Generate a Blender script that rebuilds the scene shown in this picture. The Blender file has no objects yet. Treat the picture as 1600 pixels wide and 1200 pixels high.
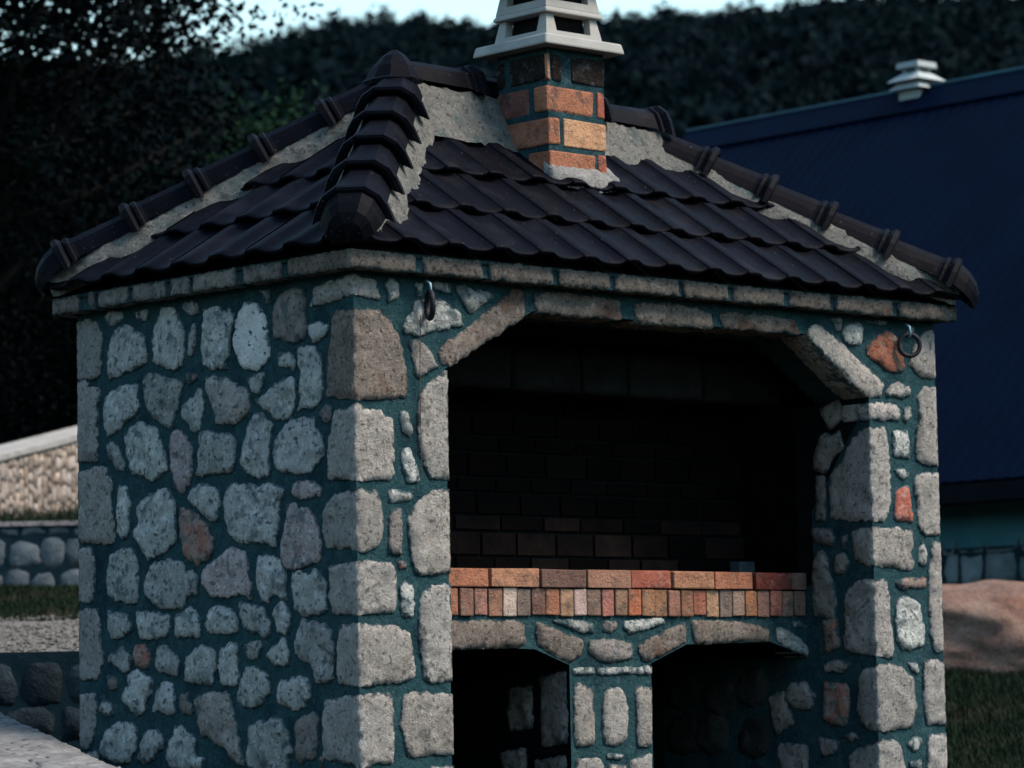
import bpy, bmesh, math, random
import numpy as np
from mathutils import Vector, Matrix, noise
from mathutils.geometry import delaunay_2d_cdt

random.seed(7)
rng = np.random.default_rng(7)
scene = bpy.context.scene
col = scene.collection

# ------------------------------------------------------------------ camera
CAM = Vector((-7.93717, -9.48219, 0.4992))
cr, cu, cf = Vector((0.73765, -0.674916, -0.018999)), Vector((-0.047221, -0.079639, 0.995705)), Vector((0.67353, 0.733584, 0.090616))
cd = bpy.data.cameras.new('camera')
cd.sensor_width = 36.0
cd.lens = 121.0
cd.clip_start = 0.1
cd.clip_end = 4000
cd.dof.use_dof = True
cd.dof.focus_distance = 12.9
cd.dof.aperture_fstop = 4.5
cam = bpy.data.objects.new('camera', cd)
M = Matrix.Identity(4)
for i in range(3):
    M[i][0], M[i][1], M[i][2], M[i][3] = cr[i], cu[i], -cf[i], CAM[i]
cam.matrix_world = M
col.objects.link(cam)
scene.camera = cam

# ------------------------------------------------------------------ light
SUN_DIR = Vector((0.42, -0.58, 0.88)).normalized()      # from the scene towards the sun
elev = math.asin(SUN_DIR.z)
azim = math.atan2(SUN_DIR.x, SUN_DIR.y)
world = bpy.data.worlds.new('World')
scene.world = world
world.use_nodes = True
wn, wl = world.node_tree.nodes, world.node_tree.links
wn.clear()
sky = wn.new('ShaderNodeTexSky')
sky.sky_type = 'NISHITA'
sky.sun_disc = False
sky.sun_elevation = elev
sky.sun_rotation = azim
sky.air_density = 2.0
sky.dust_density = 1.0
sky.ozone_density = 0.6
sky.altitude = 600
tint = wn.new('ShaderNodeMix'); tint.data_type = 'RGBA'; tint.blend_type = 'MULTIPLY'
tint.inputs[0].default_value = 1.0
tint.inputs[7].default_value = (0.80, 0.955, 1.06, 1)
bgn = wn.new('ShaderNodeBackground'); bgn.inputs[1].default_value = 0.13
won = wn.new('ShaderNodeOutputWorld')
wl.new(sky.outputs[0], tint.inputs[6]); wl.new(tint.outputs[2], bgn.inputs[0]); wl.new(bgn.outputs[0], won.inputs[0])

sl = bpy.data.lights.new('sun', 'SUN')
sl.energy = 3.3
sl.angle = math.radians(28)
sl.color = (1.0, 0.84, 0.70)
so = bpy.data.objects.new('sun', sl)
so.rotation_euler = SUN_DIR.to_track_quat('Z', 'Y').to_euler()
so.location = (6, -8, 12)
col.objects.link(so)

vs = scene.view_settings
vs.view_transform = 'Standard'
vs.look = 'None'
vs.exposure = 0.98
vs.gamma = 1.0
vs.use_curve_mapping = False

# ------------------------------------------------------------------ helpers
def tag(o, label=None, cat=None, group=None, kind=None):
    if label: o['label'] = label
    if cat: o['category'] = cat
    if group: o['group'] = group
    if kind: o['kind'] = kind
    return o

def mesh(name, verts, faces, mat, smooth=False):
    me = bpy.data.meshes.new(name)
    me.from_pydata([tuple(v) for v in verts], [], faces)
    if mat:
        for m in (mat if isinstance(mat, (list, tuple)) else [mat]):
            me.materials.append(m)
    if smooth:
        me.polygons.foreach_set('use_smooth', [True] * len(me.polygons))
    me.update()
    return me

def link(name, me, parent=None):
    o = bpy.data.objects.new(name, me)
    col.objects.link(o)
    if parent: o.parent = parent
    return o

def obj(name, verts, faces, mat, parent=None, smooth=False):
    return link(name, mesh(name, verts, faces, mat, smooth), parent)

def empty(name, loc=(0, 0, 0)):
    o = bpy.data.objects.new(name, None)
    o.empty_display_size = 0.3
    o.location = loc
    col.objects.link(o)
    return o

def box(x0, x1, y0, y1, z0, z1):
    v = [(x, y, z) for z in (z0, z1) for y in (y0, y1) for x in (x0, x1)]
    f = [(0, 2, 3, 1), (4, 5, 7, 6), (0, 1, 5, 4), (2, 6, 7, 3), (0, 4, 6, 2), (1, 3, 7, 5)]
    return v, f

class MB:
    def __init__(self): self.v, self.f = [], []
    def add(self, v, f):
        b = len(self.v); self.v += [tuple(p) for p in v]; self.f += [tuple(i + b for i in q) for q in f]
        return self
    def box(self, *a): return self.add(*box(*a))
    def tube(self, pts, r, n=8, close=False):
        pts = [Vector(p) for p in pts]; rings = []
        m = len(pts)
        for i, p in enumerate(pts):
            a = pts[(i - 1) % m] if (close or i > 0) else p
            b = pts[(i + 1) % m] if (close or i < m - 1) else p
            t = (b - a).normalized()
            s = t.cross(Vector((0.31, 0.2, 0.93))).normalized(); q = t.cross(s)
            rr = r[i] if isinstance(r, (list, tuple)) else r
            rings.append([p + s * rr * math.cos(k * 2 * math.pi / n) + q * rr * math.sin(k * 2 * math.pi / n) for k in range(n)])
        v = [p for g in rings for p in g]; f = []
        for i in range(m if close else m - 1):
            j = (i + 1) % m
            for k in range(n):
                f.append((i * n + k, i * n + (k + 1) % n, j * n + (k + 1) % n, j * n + k))
        if not close:
            f.append(tuple(range(n))[::-1]); f.append(tuple((m - 1) * n + k for k in range(n)))
        return self.add(v, f)
    def build(self, name, mat, parent=None, smooth=False): return obj(name, self.v, self.f, mat, parent, smooth)

def nz(x, y, z, s): return noise.noise(Vector((x * s, y * s, z * s)))

# ------------------------------------------------------------------ materials
def newmat(name):
    m = bpy.data.materials.new(name); m.use_nodes = True
    n, l = m.node_tree.nodes, m.node_tree.links
    n.clear()
    o = n.new('ShaderNodeOutputMaterial'); b = n.new('ShaderNodeBsdfPrincipled')
    l.new(b.outputs[0], o.inputs[0])
    return m, n, l, b

def ramp(n, stops):
    r = n.new('ShaderNodeValToRGB')
    e = r.color_ramp.elements
    while len(e) < len(stops): e.new(0.5)
    for k, (p, c) in enumerate(stops):
        e[k].position = p; e[k].color = (c[0], c[1], c[2], 1)
    return r

def surf(name, stops, scale=8.0, detail=6, rough=0.9, bumps=((60, 0.4, 0.004),), vary=0.0, spots=None, spec=0.06, metallic=0.0, tintvar=0.0, rim=False):
    """noise colour + stacked bumps; vary = value change from object to object"""
    m, n, l, b = newmat(name)
    tc = n.new('ShaderNodeTexCoord')
    oi = n.new('ShaderNodeObjectInfo')
    off = n.new('ShaderNodeVectorMath'); off.operation = 'MULTIPLY_ADD'
    cmb = n.new('ShaderNodeCombineXYZ')
    for k in range(3): l.new(oi.outputs['Random'], cmb.inputs[k])
    l.new(cmb.outputs[0], off.inputs[0]); off.inputs[1].default_value = (37, 19, 53)
    l.new(tc.outputs['Object'], off.inputs[2])
    P = off.outputs[0]
    t = n.new('ShaderNodeTexNoise'); t.inputs['Scale'].default_value = scale; t.inputs['Detail'].default_value = detail
    t.inputs['Roughness'].default_value = 0.62
    l.new(P, t.inputs['Vector'])
    r = ramp(n, stops); l.new(t.outputs[0], r.inputs[0])
    c = r.outputs[0]
    if spots:
        for (sc, lo, hi, colr, amt) in spots:
            t2 = n.new('ShaderNodeTexNoise'); t2.inputs['Scale'].default_value = sc; t2.inputs['Detail'].default_value = 4
            l.new(P, t2.inputs['Vector'])
            mr = n.new('ShaderNodeMapRange'); mr.inputs[1].default_value = lo; mr.inputs[2].default_value = hi
            mr.inputs[3].default_value = 0; mr.inputs[4].default_value = amt
            l.new(t2.outputs[0], mr.inputs[0])
            mx = n.new('ShaderNodeMix'); mx.data_type = 'RGBA'
            l.new(mr.outputs[0], mx.inputs[0]); l.new(c, mx.inputs[6]); mx.inputs[7].default_value = (*colr, 1)
            c = mx.outputs[2]
    if vary:
        h = n.new('ShaderNodeHueSaturation')
        mr = n.new('ShaderNodeMapRange'); mr.inputs[3].default_value = 1 - vary; mr.inputs[4].default_value = 1 + vary
        l.new(oi.outputs['Random'], mr.inputs[0]); l.new(mr.outputs[0], h.inputs['Value'])
        if tintvar:
            wnz = n.new('ShaderNodeTexWhiteNoise'); wnz.noise_dimensions = '1D'
            l.new(oi.outputs['Random'], wnz.inputs['W'])
            m2 = n.new('ShaderNodeMapRange'); m2.inputs[3].default_value = 1 - tintvar; m2.inputs[4].default_value = 1 + tintvar
            l.new(wnz.outputs[0], m2.inputs[0]); l.new(m2.outputs[0], h.inputs['Saturation'])
        l.new(c, h.inputs['Color']); c = h.outputs[0]
    if rim:      # mortar smeared over the stone's edge
        at_ = n.new('ShaderNodeAttribute'); at_.attribute_name = 'rim'
        t4 = n.new('ShaderNodeTexNoise'); t4.inputs['Scale'].default_value = 26; t4.inputs['Detail'].default_value = 6; t4.inputs['Roughness'].default_value = 0.7
        l.new(P, t4.inputs['Vector'])
        ma = n.new('ShaderNodeMath'); ma.operation = 'MULTIPLY_ADD'; ma.inputs[1].default_value = 2.4
        l.new(t4.outputs[0], ma.inputs[0]); l.new(at_.outputs['Fac'], ma.inputs[2])
        mr = n.new('ShaderNodeMapRange'); mr.inputs[1].default_value = 1.98; mr.inputs[2].default_value = 2.25; mr.inputs[4].default_value = 0.9
        l.new(ma.outputs[0], mr.inputs[0])
        mx = n.new('ShaderNodeMix'); mx.data_type = 'RGBA'
        l.new(mr.outputs[0], mx.inputs[0]); l.new(c, mx.inputs[6]); mx.inputs[7].default_value = (0.034, 0.082, 0.096, 1)
        c = mx.outputs[2]
    l.new(c, b.inputs['Base Color'])
    b.inputs['Roughness'].default_value = rough
    b.inputs['Metallic'].default_value = metallic
    b.inputs['Specular IOR Level'].default_value = spec
    prev = None
    for (sc, st, dist) in bumps:
        t3 = n.new('ShaderNodeTexNoise'); t3.inputs['Scale'].default_value = sc; t3.inputs['Detail'].default_value = 5
        t3.inputs['Roughness'].default_value = 0.65
        l.new(P, t3.inputs['Vector'])
        bp = n.new('ShaderNodeBump'); bp.inputs['Strength'].default_value = st; bp.inputs['Distance'].default_value = dist
        l.new(t3.outputs[0], bp.inputs['Height'])
        if prev: l.new(prev.outputs[0], bp.inputs['Normal'])
        prev = bp
    if prev: l.new(prev.outputs[0], b.inputs['Normal'])
    return m

PITS = (48, 0.57, 0.66, (0.075, 0.085, 0.088), 0.85)
FLECK = (62, 0.53, 0.64, (0.82, 0.77, 0.70), 0.75)
LFLECK = (52, 0.55, 0.67, (0.72, 0.71, 0.69), 0.6)
SMEAR = (17, 0.56, 0.66, (0.075, 0.115, 0.125), 0.7)
RB = ((16, 1.0, 0.05), (48, 1.0, 0.028), (120, 1.0, 0.012))
QB = ((30, 0.9, 0.022), (70, 1.0, 0.022), (140, 1.0, 0.012))
SM = {
 'n': surf('field_stone', [(0.25, (0.2538, 0.2700, 0.2625)), (0.5, (0.4230, 0.4350, 0.4125)), (0.75, (0.6204, 0.6225, 0.5775))], 13, vary=0.24, tintvar=0.4, bumps=RB, spots=(LFLECK, PITS, SMEAR), rim=True),
 'q': surf('hewn_quoin_stone', [(0.25, (0.4348, 0.4134, 0.3877)), (0.5, (0.6148, 0.5804, 0.5363)), (0.75, (0.7797, 0.7394, 0.6765))], 16, vary=0.12, tintvar=0.25, bumps=QB,
           spots=((55, 0.55, 0.66, (0.16, 0.145, 0.13), 0.75), FLECK, (7, 0.60, 0.74, (0.25, 0.23, 0.21), 0.6)), rim=True),
 'b': surf('brown_hewn_stone', [(0.25, (0.2175, 0.1814, 0.1595)), (0.5, (0.3770, 0.3228, 0.2791)), (0.75, (0.5220, 0.4611, 0.3987))], 12, vary=0.10, bumps=QB,
           spots=((60, 0.55, 0.66, (0.08, 0.07, 0.063), 0.8), (58, 0.56, 0.67, (0.56, 0.50, 0.44), 0.75), (6, 0.56, 0.70, (0.17, 0.075, 0.045), 0.7)), rim=True),
 'd': surf('dull_brown_stone', [(0.25, (0.1680, 0.1540, 0.1400)), (0.5, (0.2870, 0.2590, 0.2352)), (0.75, (0.4200, 0.3780, 0.3430))], 13, vary=0.18, bumps=RB, spots=(PITS, SMEAR, (60, 0.60, 0.7, (0.42, 0.39, 0.36), 0.6)), rim=True),
 'w': surf('pale_limestone', [(0.25, (0.4250, 0.4312, 0.4250)), (0.5, (0.5375, 0.5312, 0.5125)), (0.8, (0.6625, 0.6438, 0.6125))], 9, vary=0.0, bumps=((30, 0.8, 0.02), (90, 0.9, 0.010)), spots=((44, 0.62, 0.66, (0.05, 0.07, 0.08), 0.95),), rim=True),
 'p': surf('pinkish_stone', [(0.25, (0.3080, 0.2520, 0.2492)), (0.5, (0.4620, 0.3780, 0.3668)), (0.8, (0.6020, 0.5180, 0.4900))], 12, vary=0.12, bumps=RB, spots=(PITS, LFLECK, SMEAR), rim=True),
 'r': surf('red_veined_stone', [(0.3, (0.2240, 0.1960, 0.1820)), (0.5, (0.3780, 0.2800, 0.2380)), (0.60, (0.4200, 0.1680, 0.1190)), (0.8, (0.5040, 0.4340, 0.3920))], 14, vary=0.1, bumps=RB, spots=(PITS, SMEAR), rim=True),
 'o': surf('stone_with_orange_patch', [(0.3, (0.3080, 0.2940, 0.2800)), (0.56, (0.5040, 0.4620, 0.4200)), (0.655, (0.5600, 0.4760, 0.4200)), (0.68, (0.7280, 0.2800, 0.1400)), (0.8, (0.6720, 0.4200, 0.3080))], 13, vary=0.1, bumps=RB, spots=(PITS, LFLECK, SMEAR), rim=True),
 'R': surf('rusty_red_stone', [(0.3, (0.1950, 0.1430, 0.1170)), (0.46, (0.4290, 0.1430, 0.0845)), (0.58, (0.3120, 0.2080, 0.1495)), (0.75, (0.5460, 0.4680, 0.4030))], 15, vary=0.0, bumps=RB, spots=((45, 0.56, 0.66, (0.09, 0.08, 0.075), 0.75), (60, 0.58, 0.68, (0.45, 0.36, 0.30), 0.5)), rim=True),
 'B': surf('red_brick_chip', [(0.3, (0.26, 0.075, 0.052)), (0.52, (0.31, 0.11, 0.08)), (0.68, (0.34, 0.25, 0.22))], 22, bumps=((50, 0.9, 0.015),), rim=True),
}
MORTAR = surf('teal_grey_mortar', [(0.25, (0.0115, 0.0420, 0.0516)), (0.55, (0.0217, 0.0653, 0.0746)), (0.8, (0.0460, 0.1012, 0.1032))], 18, rough=0.95,
              bumps=((28, 0.8, 0.02), (70, 1.0, 0.012), (160, 1.0, 0.008)), spots=((58, 0.56, 0.70, (0.055, 0.095, 0.10), 0.7), (80, 0.58, 0.68, (0.004, 0.014, 0.020), 0.7), (150, 0.60, 0.72, (0.11, 0.15, 0.16), 0.7), (6, 0.52, 0.70, (0.006, 0.021, 0.032), 0.75), (24, 0.60, 0.72, (0.07, 0.12, 0.13), 0.5)))
CEMENT = surf('pale_cement', [(0.25, (0.12, 0.125, 0.115)), (0.55, (0.205, 0.20, 0.18)), (0.8, (0.30, 0.285, 0.25))], 18, rough=0.95,
              bumps=((22, 1.0, 0.04), (60, 1.0, 0.024), (140, 1.0, 0.012)), spots=((9, 0.54, 0.68, (0.05, 0.095, 0.10), 0.75), (50, 0.57, 0.67, (0.06, 0.06, 0.055), 0.8), (70, 0.60, 0.70, (0.40, 0.38, 0.34), 0.6)))
CAPCON = surf('cast_concrete', [(0.25, (0.2344, 0.2356, 0.2165)), (0.55, (0.2799, 0.2728, 0.2526)), (0.8, (0.3255, 0.3100, 0.2827))], 6, rough=0.85, bumps=((90, 0.25, 0.004),),
              spots=((4, 0.55, 0.75, (0.13, 0.15, 0.15), 0.6), (120, 0.64, 0.72, (0.1, 0.1, 0.095), 0.6)))
TILE = surf('dark_brown_glazed_tile', [(0.25, (0.0014, 0.0015, 0.0029)), (0.55, (0.0022, 0.0024, 0.0044)), (0.8, (0.0045, 0.0047, 0.0075))], 7, rough=0.55, spec=0.03, vary=0.18,
            bumps=((14, 0.10, 0.01), (170, 0.25, 0.003)), spots=((120, 0.70, 0.74, (0.20, 0.19, 0.18), 0.6), (5, 0.55, 0.75, (0.012, 0.012, 0.015), 0.6)))
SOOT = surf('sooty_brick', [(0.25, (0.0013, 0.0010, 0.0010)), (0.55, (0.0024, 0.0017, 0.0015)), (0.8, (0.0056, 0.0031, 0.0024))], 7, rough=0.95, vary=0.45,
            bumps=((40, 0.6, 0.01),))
SOOT_SHADE = surf('soot_and_shade_mortar', [(0.25, (0.0018, 0.0027, 0.0033)), (0.6, (0.0036, 0.0054, 0.0060)), (0.8, (0.0072, 0.0096, 0.0102))], 12, rough=0.95, bumps=((60, 0.7, 0.01),))  # soot in the fire chamber; painted shade on upper reveal and store lining
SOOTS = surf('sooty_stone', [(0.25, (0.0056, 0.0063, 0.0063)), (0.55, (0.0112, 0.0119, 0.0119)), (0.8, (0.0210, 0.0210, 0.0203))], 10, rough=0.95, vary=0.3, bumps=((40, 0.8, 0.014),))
IRON = surf('rusty_iron', [(0.3, (0.012, 0.013, 0.016)), (0.6, (0.03, 0.03, 0.035)), (0.85, (0.06, 0.04, 0.03))], 40, rough=0.6, metallic=0.4, bumps=((120, 0.5, 0.002),))
STEEL = surf('bluish_galvanised_steel', [(0.3, (0.10, 0.18, 0.22)), (0.7, (0.22, 0.32, 0.36))], 60, rough=0.5, metallic=0.5, bumps=((120, 0.3, 0.002),))
_bricks = {}
def brickmat(c, dirt=0.5):
    key = (c, dirt)
    if key not in _bricks:
        k = tuple(c)
        _bricks[key] = surf('brick_%d' % len(_bricks), [(0.25, tuple(a * 0.6 for a in k)), (0.5, k), (0.78, tuple(min(1, a * 1.2) for a in k))], 14, rough=0.92, vary=0.06,
                            bumps=((26, 0.9, 0.02), (70, 1.0, 0.012), (150, 1.0, 0.006)),
                            spots=((19, 0.54, 0.66, (0.05, 0.062, 0.062), dirt), (30, 0.58, 0.68, tuple(min(1, a * 0.8 + 0.10) for a in k), 0.55), (11, 0.60, 0.72, tuple(min(1, a * 0.55 + 0.02) for a in k), 0.7), (110, 0.62, 0.7, (0.05, 0.045, 0.04), 0.6)))
    return _bricks[key]

# ------------------------------------------------------------------ traced stone outlines: (kind, [(along the face, height) in metres])
LEFT = [
('q',[(-1.715,2.015),(-1.629,2.02),(-1.571,1.992),(-1.55,1.94),(-1.551,1.872),(-1.568,1.797),(-1.607,1.783),(-1.715,1.791)]),
('q',[(-1.715,1.785),(-1.646,1.781),(-1.637,1.747),(-1.573,1.737),(-1.573,1.689),(-1.587,1.67),(-1.583,1.593),(-1.58,1.525),(-1.59,1.457),(-1.715,1.459)]),
('n',[(-1.5,2.039),(-1.411,2.028),(-1.411,2.004),(-1.469,1.986),(-1.507,1.988),(-1.519,2.021)]),
('n',[(-1.335,2.023),(-1.247,2.02),(-1.248,1.992),(-1.285,1.984),(-1.323,2.003)]),
('n',[(-1.456,1.962),(-1.374,1.972),(-1.349,1.956),(-1.299,1.933),(-1.262,1.907),(-1.256,1.869),(-1.263,1.817),(-1.326,1.804),(-1.402,1.791),(-1.485,1.775),(-1.507,1.781),(-1.502,1.875),(-1.489,1.92),(-1.469,1.941)]),
('n',[(-1.154,2.013),(-1.099,2.015),(-1.062,2),(-1.039,1.961),(-1.015,1.929),(-1.016,1.841),(-1.041,1.791),(-1.084,1.776),(-1.133,1.795),(-1.201,1.819),(-1.206,1.85),(-1.212,1.895),(-1.199,1.942),(-1.173,1.977)]),
('n',[(-0.969,1.932),(-0.936,1.928),(-0.943,1.867),(-0.959,1.825),(-0.989,1.827),(-0.982,1.875)]),
('n',[(-1.013,2.022),(-0.959,2.022),(-0.923,2.005),(-0.929,1.977),(-0.971,1.981),(-1.007,2.003)]),
('r',[(-1,1.751),(-0.951,1.751),(-0.94,1.731),(-0.979,1.716)]),
('n',[(-0.887,1.987),(-0.841,1.991),(-0.8,1.987),(-0.753,1.961),(-0.741,1.977),(-0.712,1.95),(-0.706,1.924),(-0.721,1.896),(-0.737,1.858),(-0.738,1.803),(-0.756,1.783),(-0.743,1.754),(-0.826,1.761),(-0.867,1.769),(-0.893,1.79),(-0.901,1.86),(-0.882,1.95)]),
('w',[(-0.629,1.985),(-0.589,1.985),(-0.554,1.964),(-0.526,1.932),(-0.507,1.902),(-0.505,1.851),(-0.497,1.808),(-0.501,1.765),(-0.536,1.753),(-0.565,1.738),(-0.617,1.742),(-0.651,1.752),(-0.68,1.791),(-0.696,1.839),(-0.699,1.876),(-0.683,1.922),(-0.665,1.956)]),
('n',[(-0.542,2.024),(-0.49,2.02),(-0.491,1.983),(-0.508,1.977),(-0.513,2.003)]),
('d',[(-0.434,1.988),(-0.371,2.005),(-0.32,2.011),(-0.281,2.001),(-0.286,1.899),(-0.273,1.873),(-0.279,1.827),(-0.324,1.821),(-0.358,1.818),(-0.403,1.838),(-0.454,1.843),(-0.464,1.876),(-0.46,1.947),(-0.445,1.968)]),
('n',[(-0.256,1.868),(-0.211,1.878),(-0.156,1.862),(-0.163,1.824),(-0.224,1.814),(-0.251,1.832)]),
('n',[(-0.438,1.781),(-0.404,1.783),(-0.364,1.771),(-0.348,1.745),(-0.36,1.717),(-0.388,1.741),(-0.433,1.738)]),
('n',[(-0.321,1.792),(-0.235,1.788),(-0.208,1.768),(-0.192,1.738),(-0.188,1.697),(-0.189,1.627),(-0.201,1.589),(-0.251,1.562),(-0.284,1.581),(-0.324,1.568),(-0.317,1.605),(-0.311,1.647),(-0.299,1.7),(-0.322,1.733)]),
('n',[(-1.473,1.722),(-1.402,1.737),(-1.327,1.74),(-1.321,1.695),(-1.306,1.641),(-1.354,1.618),(-1.417,1.585),(-1.475,1.559),(-1.51,1.552),(-1.532,1.605),(-1.534,1.658),(-1.521,1.699)]),
('n',[(-1.258,1.764),(-1.214,1.772),(-1.165,1.757),(-1.097,1.737),(-1.03,1.735),(-1.037,1.68),(-1.063,1.627),(-1.087,1.599),(-1.102,1.55),(-1.167,1.583),(-1.223,1.616),(-1.259,1.66),(-1.271,1.713)]),
('n',[(-0.928,1.692),(-0.896,1.669),(-0.893,1.629),(-0.919,1.554),(-0.937,1.529),(-0.979,1.54),(-0.979,1.558),(-1.033,1.599),(-1.02,1.635),(-0.953,1.659)]),
('n',[(-1.514,1.509),(-1.482,1.522),(-1.444,1.501),(-1.426,1.458),(-1.401,1.423),(-1.42,1.407),(-1.451,1.426),(-1.508,1.464)]),
('n',[(-1.31,1.591),(-1.254,1.57),(-1.199,1.555),(-1.169,1.508),(-1.133,1.428),(-1.128,1.391),(-1.183,1.372),(-1.227,1.36),(-1.295,1.39),(-1.357,1.401),(-1.369,1.443),(-1.387,1.482),(-1.396,1.539),(-1.367,1.567),(-1.323,1.575)]),
('p',[(-1.089,1.533),(-1.034,1.532),(-0.998,1.497),(-0.969,1.458),(-0.981,1.411),(-0.973,1.363),(-1.001,1.332),(-1.032,1.294),(-1.074,1.336),(-1.097,1.389),(-1.105,1.445),(-1.114,1.483)]),
('n',[(-0.919,1.517),(-0.872,1.521),(-0.85,1.515),(-0.732,1.503),(-0.709,1.476),(-0.704,1.451),(-0.714,1.397),(-0.729,1.365),(-0.805,1.367),(-0.892,1.359),(-0.946,1.365),(-0.928,1.397),(-0.933,1.43),(-0.92,1.473)]),
('o',[(-0.88,1.69),(-0.874,1.726),(-0.822,1.728),(-0.752,1.711),(-0.699,1.682),(-0.624,1.665),(-0.619,1.607),(-0.643,1.569),(-0.708,1.545),(-0.825,1.557),(-0.819,1.593),(-0.848,1.635)]),
('n',[(-0.623,1.706),(-0.525,1.714),(-0.537,1.683),(-0.566,1.646),(-0.601,1.659)]),
('n',[(-0.417,1.684),(-0.366,1.683),(-0.333,1.656),(-0.34,1.614),(-0.358,1.559),(-0.397,1.54),(-0.448,1.539),(-0.477,1.557),(-0.544,1.597),(-0.578,1.622),(-0.521,1.631),(-0.463,1.663)]),
('n',[(-0.574,1.567),(-0.534,1.561),(-0.517,1.538),(-0.472,1.514),(-0.495,1.487),(-0.508,1.427),(-0.503,1.358),(-0.509,1.34),(-0.561,1.335),(-0.618,1.347),(-0.668,1.391),(-0.657,1.444),(-0.633,1.485),(-0.621,1.531)]),
('n',[(-0.308,1.537),(-0.274,1.524),(-0.241,1.529),(-0.236,1.493),(-0.198,1.463),(-0.183,1.392),(-0.234,1.36),(-0.262,1.333),(-0.334,1.336),(-0.413,1.343),(-0.458,1.363),(-0.474,1.41),(-0.461,1.463),(-0.409,1.506),(-0.364,1.531),(-0.342,1.518)]),
('d',[(-0.163,1.569),(-0.13,1.559),(-0.142,1.518),(-0.17,1.513),(-0.197,1.536),(-0.191,1.553)]),
('q',[(-1.715,1.419),(-1.573,1.43),(-1.526,1.419),(-1.522,1.389),(-1.488,1.376),(-1.488,1.363),(-1.506,1.289),(-1.48,1.231),(-1.475,1.141),(-1.513,1.131),(-1.715,1.14)]),
('n',[(-1.44,1.341),(-1.396,1.341),(-1.371,1.281),(-1.379,1.207),(-1.392,1.156),(-1.424,1.146),(-1.455,1.174),(-1.454,1.275)]),
('n',[(-1.246,1.304),(-1.221,1.305),(-1.129,1.325),(-1.111,1.286),(-1.09,1.248),(-1.085,1.17),(-1.086,1.119),(-1.133,1.088),(-1.188,1.076),(-1.25,1.06),(-1.281,1.083),(-1.305,1.118),(-1.348,1.15),(-1.342,1.175),(-1.31,1.204),(-1.322,1.242),(-1.296,1.281)]),
('r',[(-1.045,1.242),(-0.967,1.223),(-0.925,1.192),(-0.884,1.168),(-0.872,1.145),(-0.843,1.108),(-0.862,1.062),(-0.898,1.041),(-0.946,1.022),(-0.982,1.041),(-1.024,1.065),(-1.047,1.124),(-1.046,1.19)]),
('n',[(-0.941,1.32),(-0.893,1.321),(-0.81,1.294),(-0.806,1.233),(-0.83,1.187),(-0.877,1.193),(-0.907,1.22),(-0.96,1.252),(-0.99,1.272),(-0.977,1.3)]),
('q',[(-1.715,1.118),(-1.642,1.118),(-1.61,1.08),(-1.613,0.975),(-1.618,0.93),(-1.638,0.904),(-1.715,0.907)]),
('n',[(-1.406,1.099),(-1.349,1.098),(-1.331,1.063),(-1.326,0.964),(-1.333,0.894),(-1.371,0.891),(-1.465,0.909),(-1.516,0.93),(-1.524,0.975),(-1.514,1.039),(-1.501,1.082),(-1.45,1.088)]),
('n',[(-1.238,1.027),(-1.201,1.037),(-1.127,1.045),(-1.042,1.034),(-1.025,0.997),(-0.982,1.006),(-0.953,0.979),(-0.947,0.946),(-0.966,0.914),(-1.02,0.902),(-1.033,0.862),(-1.106,0.868),(-1.161,0.862),(-1.204,0.875),(-1.234,0.898),(-1.277,0.922),(-1.279,0.966),(-1.251,1.002)]),
('p',[(-0.74,1.077),(-0.711,1.065),(-0.659,1.055),(-0.634,1.025),(-0.643,0.975),(-0.621,0.938),(-0.628,0.885),(-0.685,0.905),(-0.773,0.9),(-0.829,0.899),(-0.877,0.915),(-0.917,0.96),(-0.905,0.999),(-0.851,1.026),(-0.803,1.042)]),
('n',[(-1.523,0.866),(-1.485,0.854),(-1.441,0.849),(-1.397,0.844),(-1.378,0.814),(-1.379,0.784),(-1.423,0.774),(-1.467,0.757),(-1.499,0.761),(-1.518,0.791)]),
('n',[(-1.328,0.853),(-1.266,0.851),(-1.179,0.845),(-1.125,0.836),(-1.128,0.788),(-1.15,0.756),(-1.218,0.75),(-1.304,0.752),(-1.322,0.794)]),
('n',[(-1.076,0.834),(-0.997,0.857),(-0.955,0.838),(-0.926,0.801),(-0.939,0.747),(-0.999,0.756),(-1.077,0.75),(-1.089,0.794)]),
('n',[(-0.862,0.851),(-0.803,0.858),(-0.75,0.849),(-0.704,0.809),(-0.715,0.76),(-0.793,0.761),(-0.879,0.763),(-0.896,0.796),(-0.878,0.825)]),
('q',[(-1.715,0.872),(-1.645,0.874),(-1.587,0.868),(-1.575,0.797),(-1.582,0.741),(-1.557,0.71),(-1.562,0.673),(-1.597,0.603),(-1.715,0.598)]),
('q',[(-1.715,0.544),(-1.617,0.543),(-1.599,0.494),(-1.618,0.441),(-1.626,0.378),(-1.665,0.329),(-1.715,0.329)]),
('q',[(-1.715,0.312),(-1.601,0.317),(-1.616,0.13),(-1.715,0.129)]),
('n',[(-1.519,0.683),(-1.43,0.72),(-1.405,0.695),(-1.368,0.684),(-1.387,0.628),(-1.438,0.633),(-1.475,0.656),(-1.513,0.661)]),
('r',[(-1.348,0.724),(-1.292,0.726),(-1.268,0.711),(-1.253,0.674),(-1.263,0.637),(-1.3,0.641),(-1.343,0.65),(-1.352,0.691)]),
('n',[(-1.2,0.713),(-1.169,0.72),(-1.139,0.712),(-1.097,0.681),(-1.061,0.666),(-1.065,0.633),(-1.09,0.606),(-1.159,0.62),(-1.211,0.635),(-1.207,0.67)]),
('n',[(-0.952,0.707),(-0.857,0.706),(-0.828,0.658),(-0.846,0.626),(-0.859,0.572),(-0.966,0.577),(-1.03,0.585),(-1.019,0.654),(-1.012,0.672)]),
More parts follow.
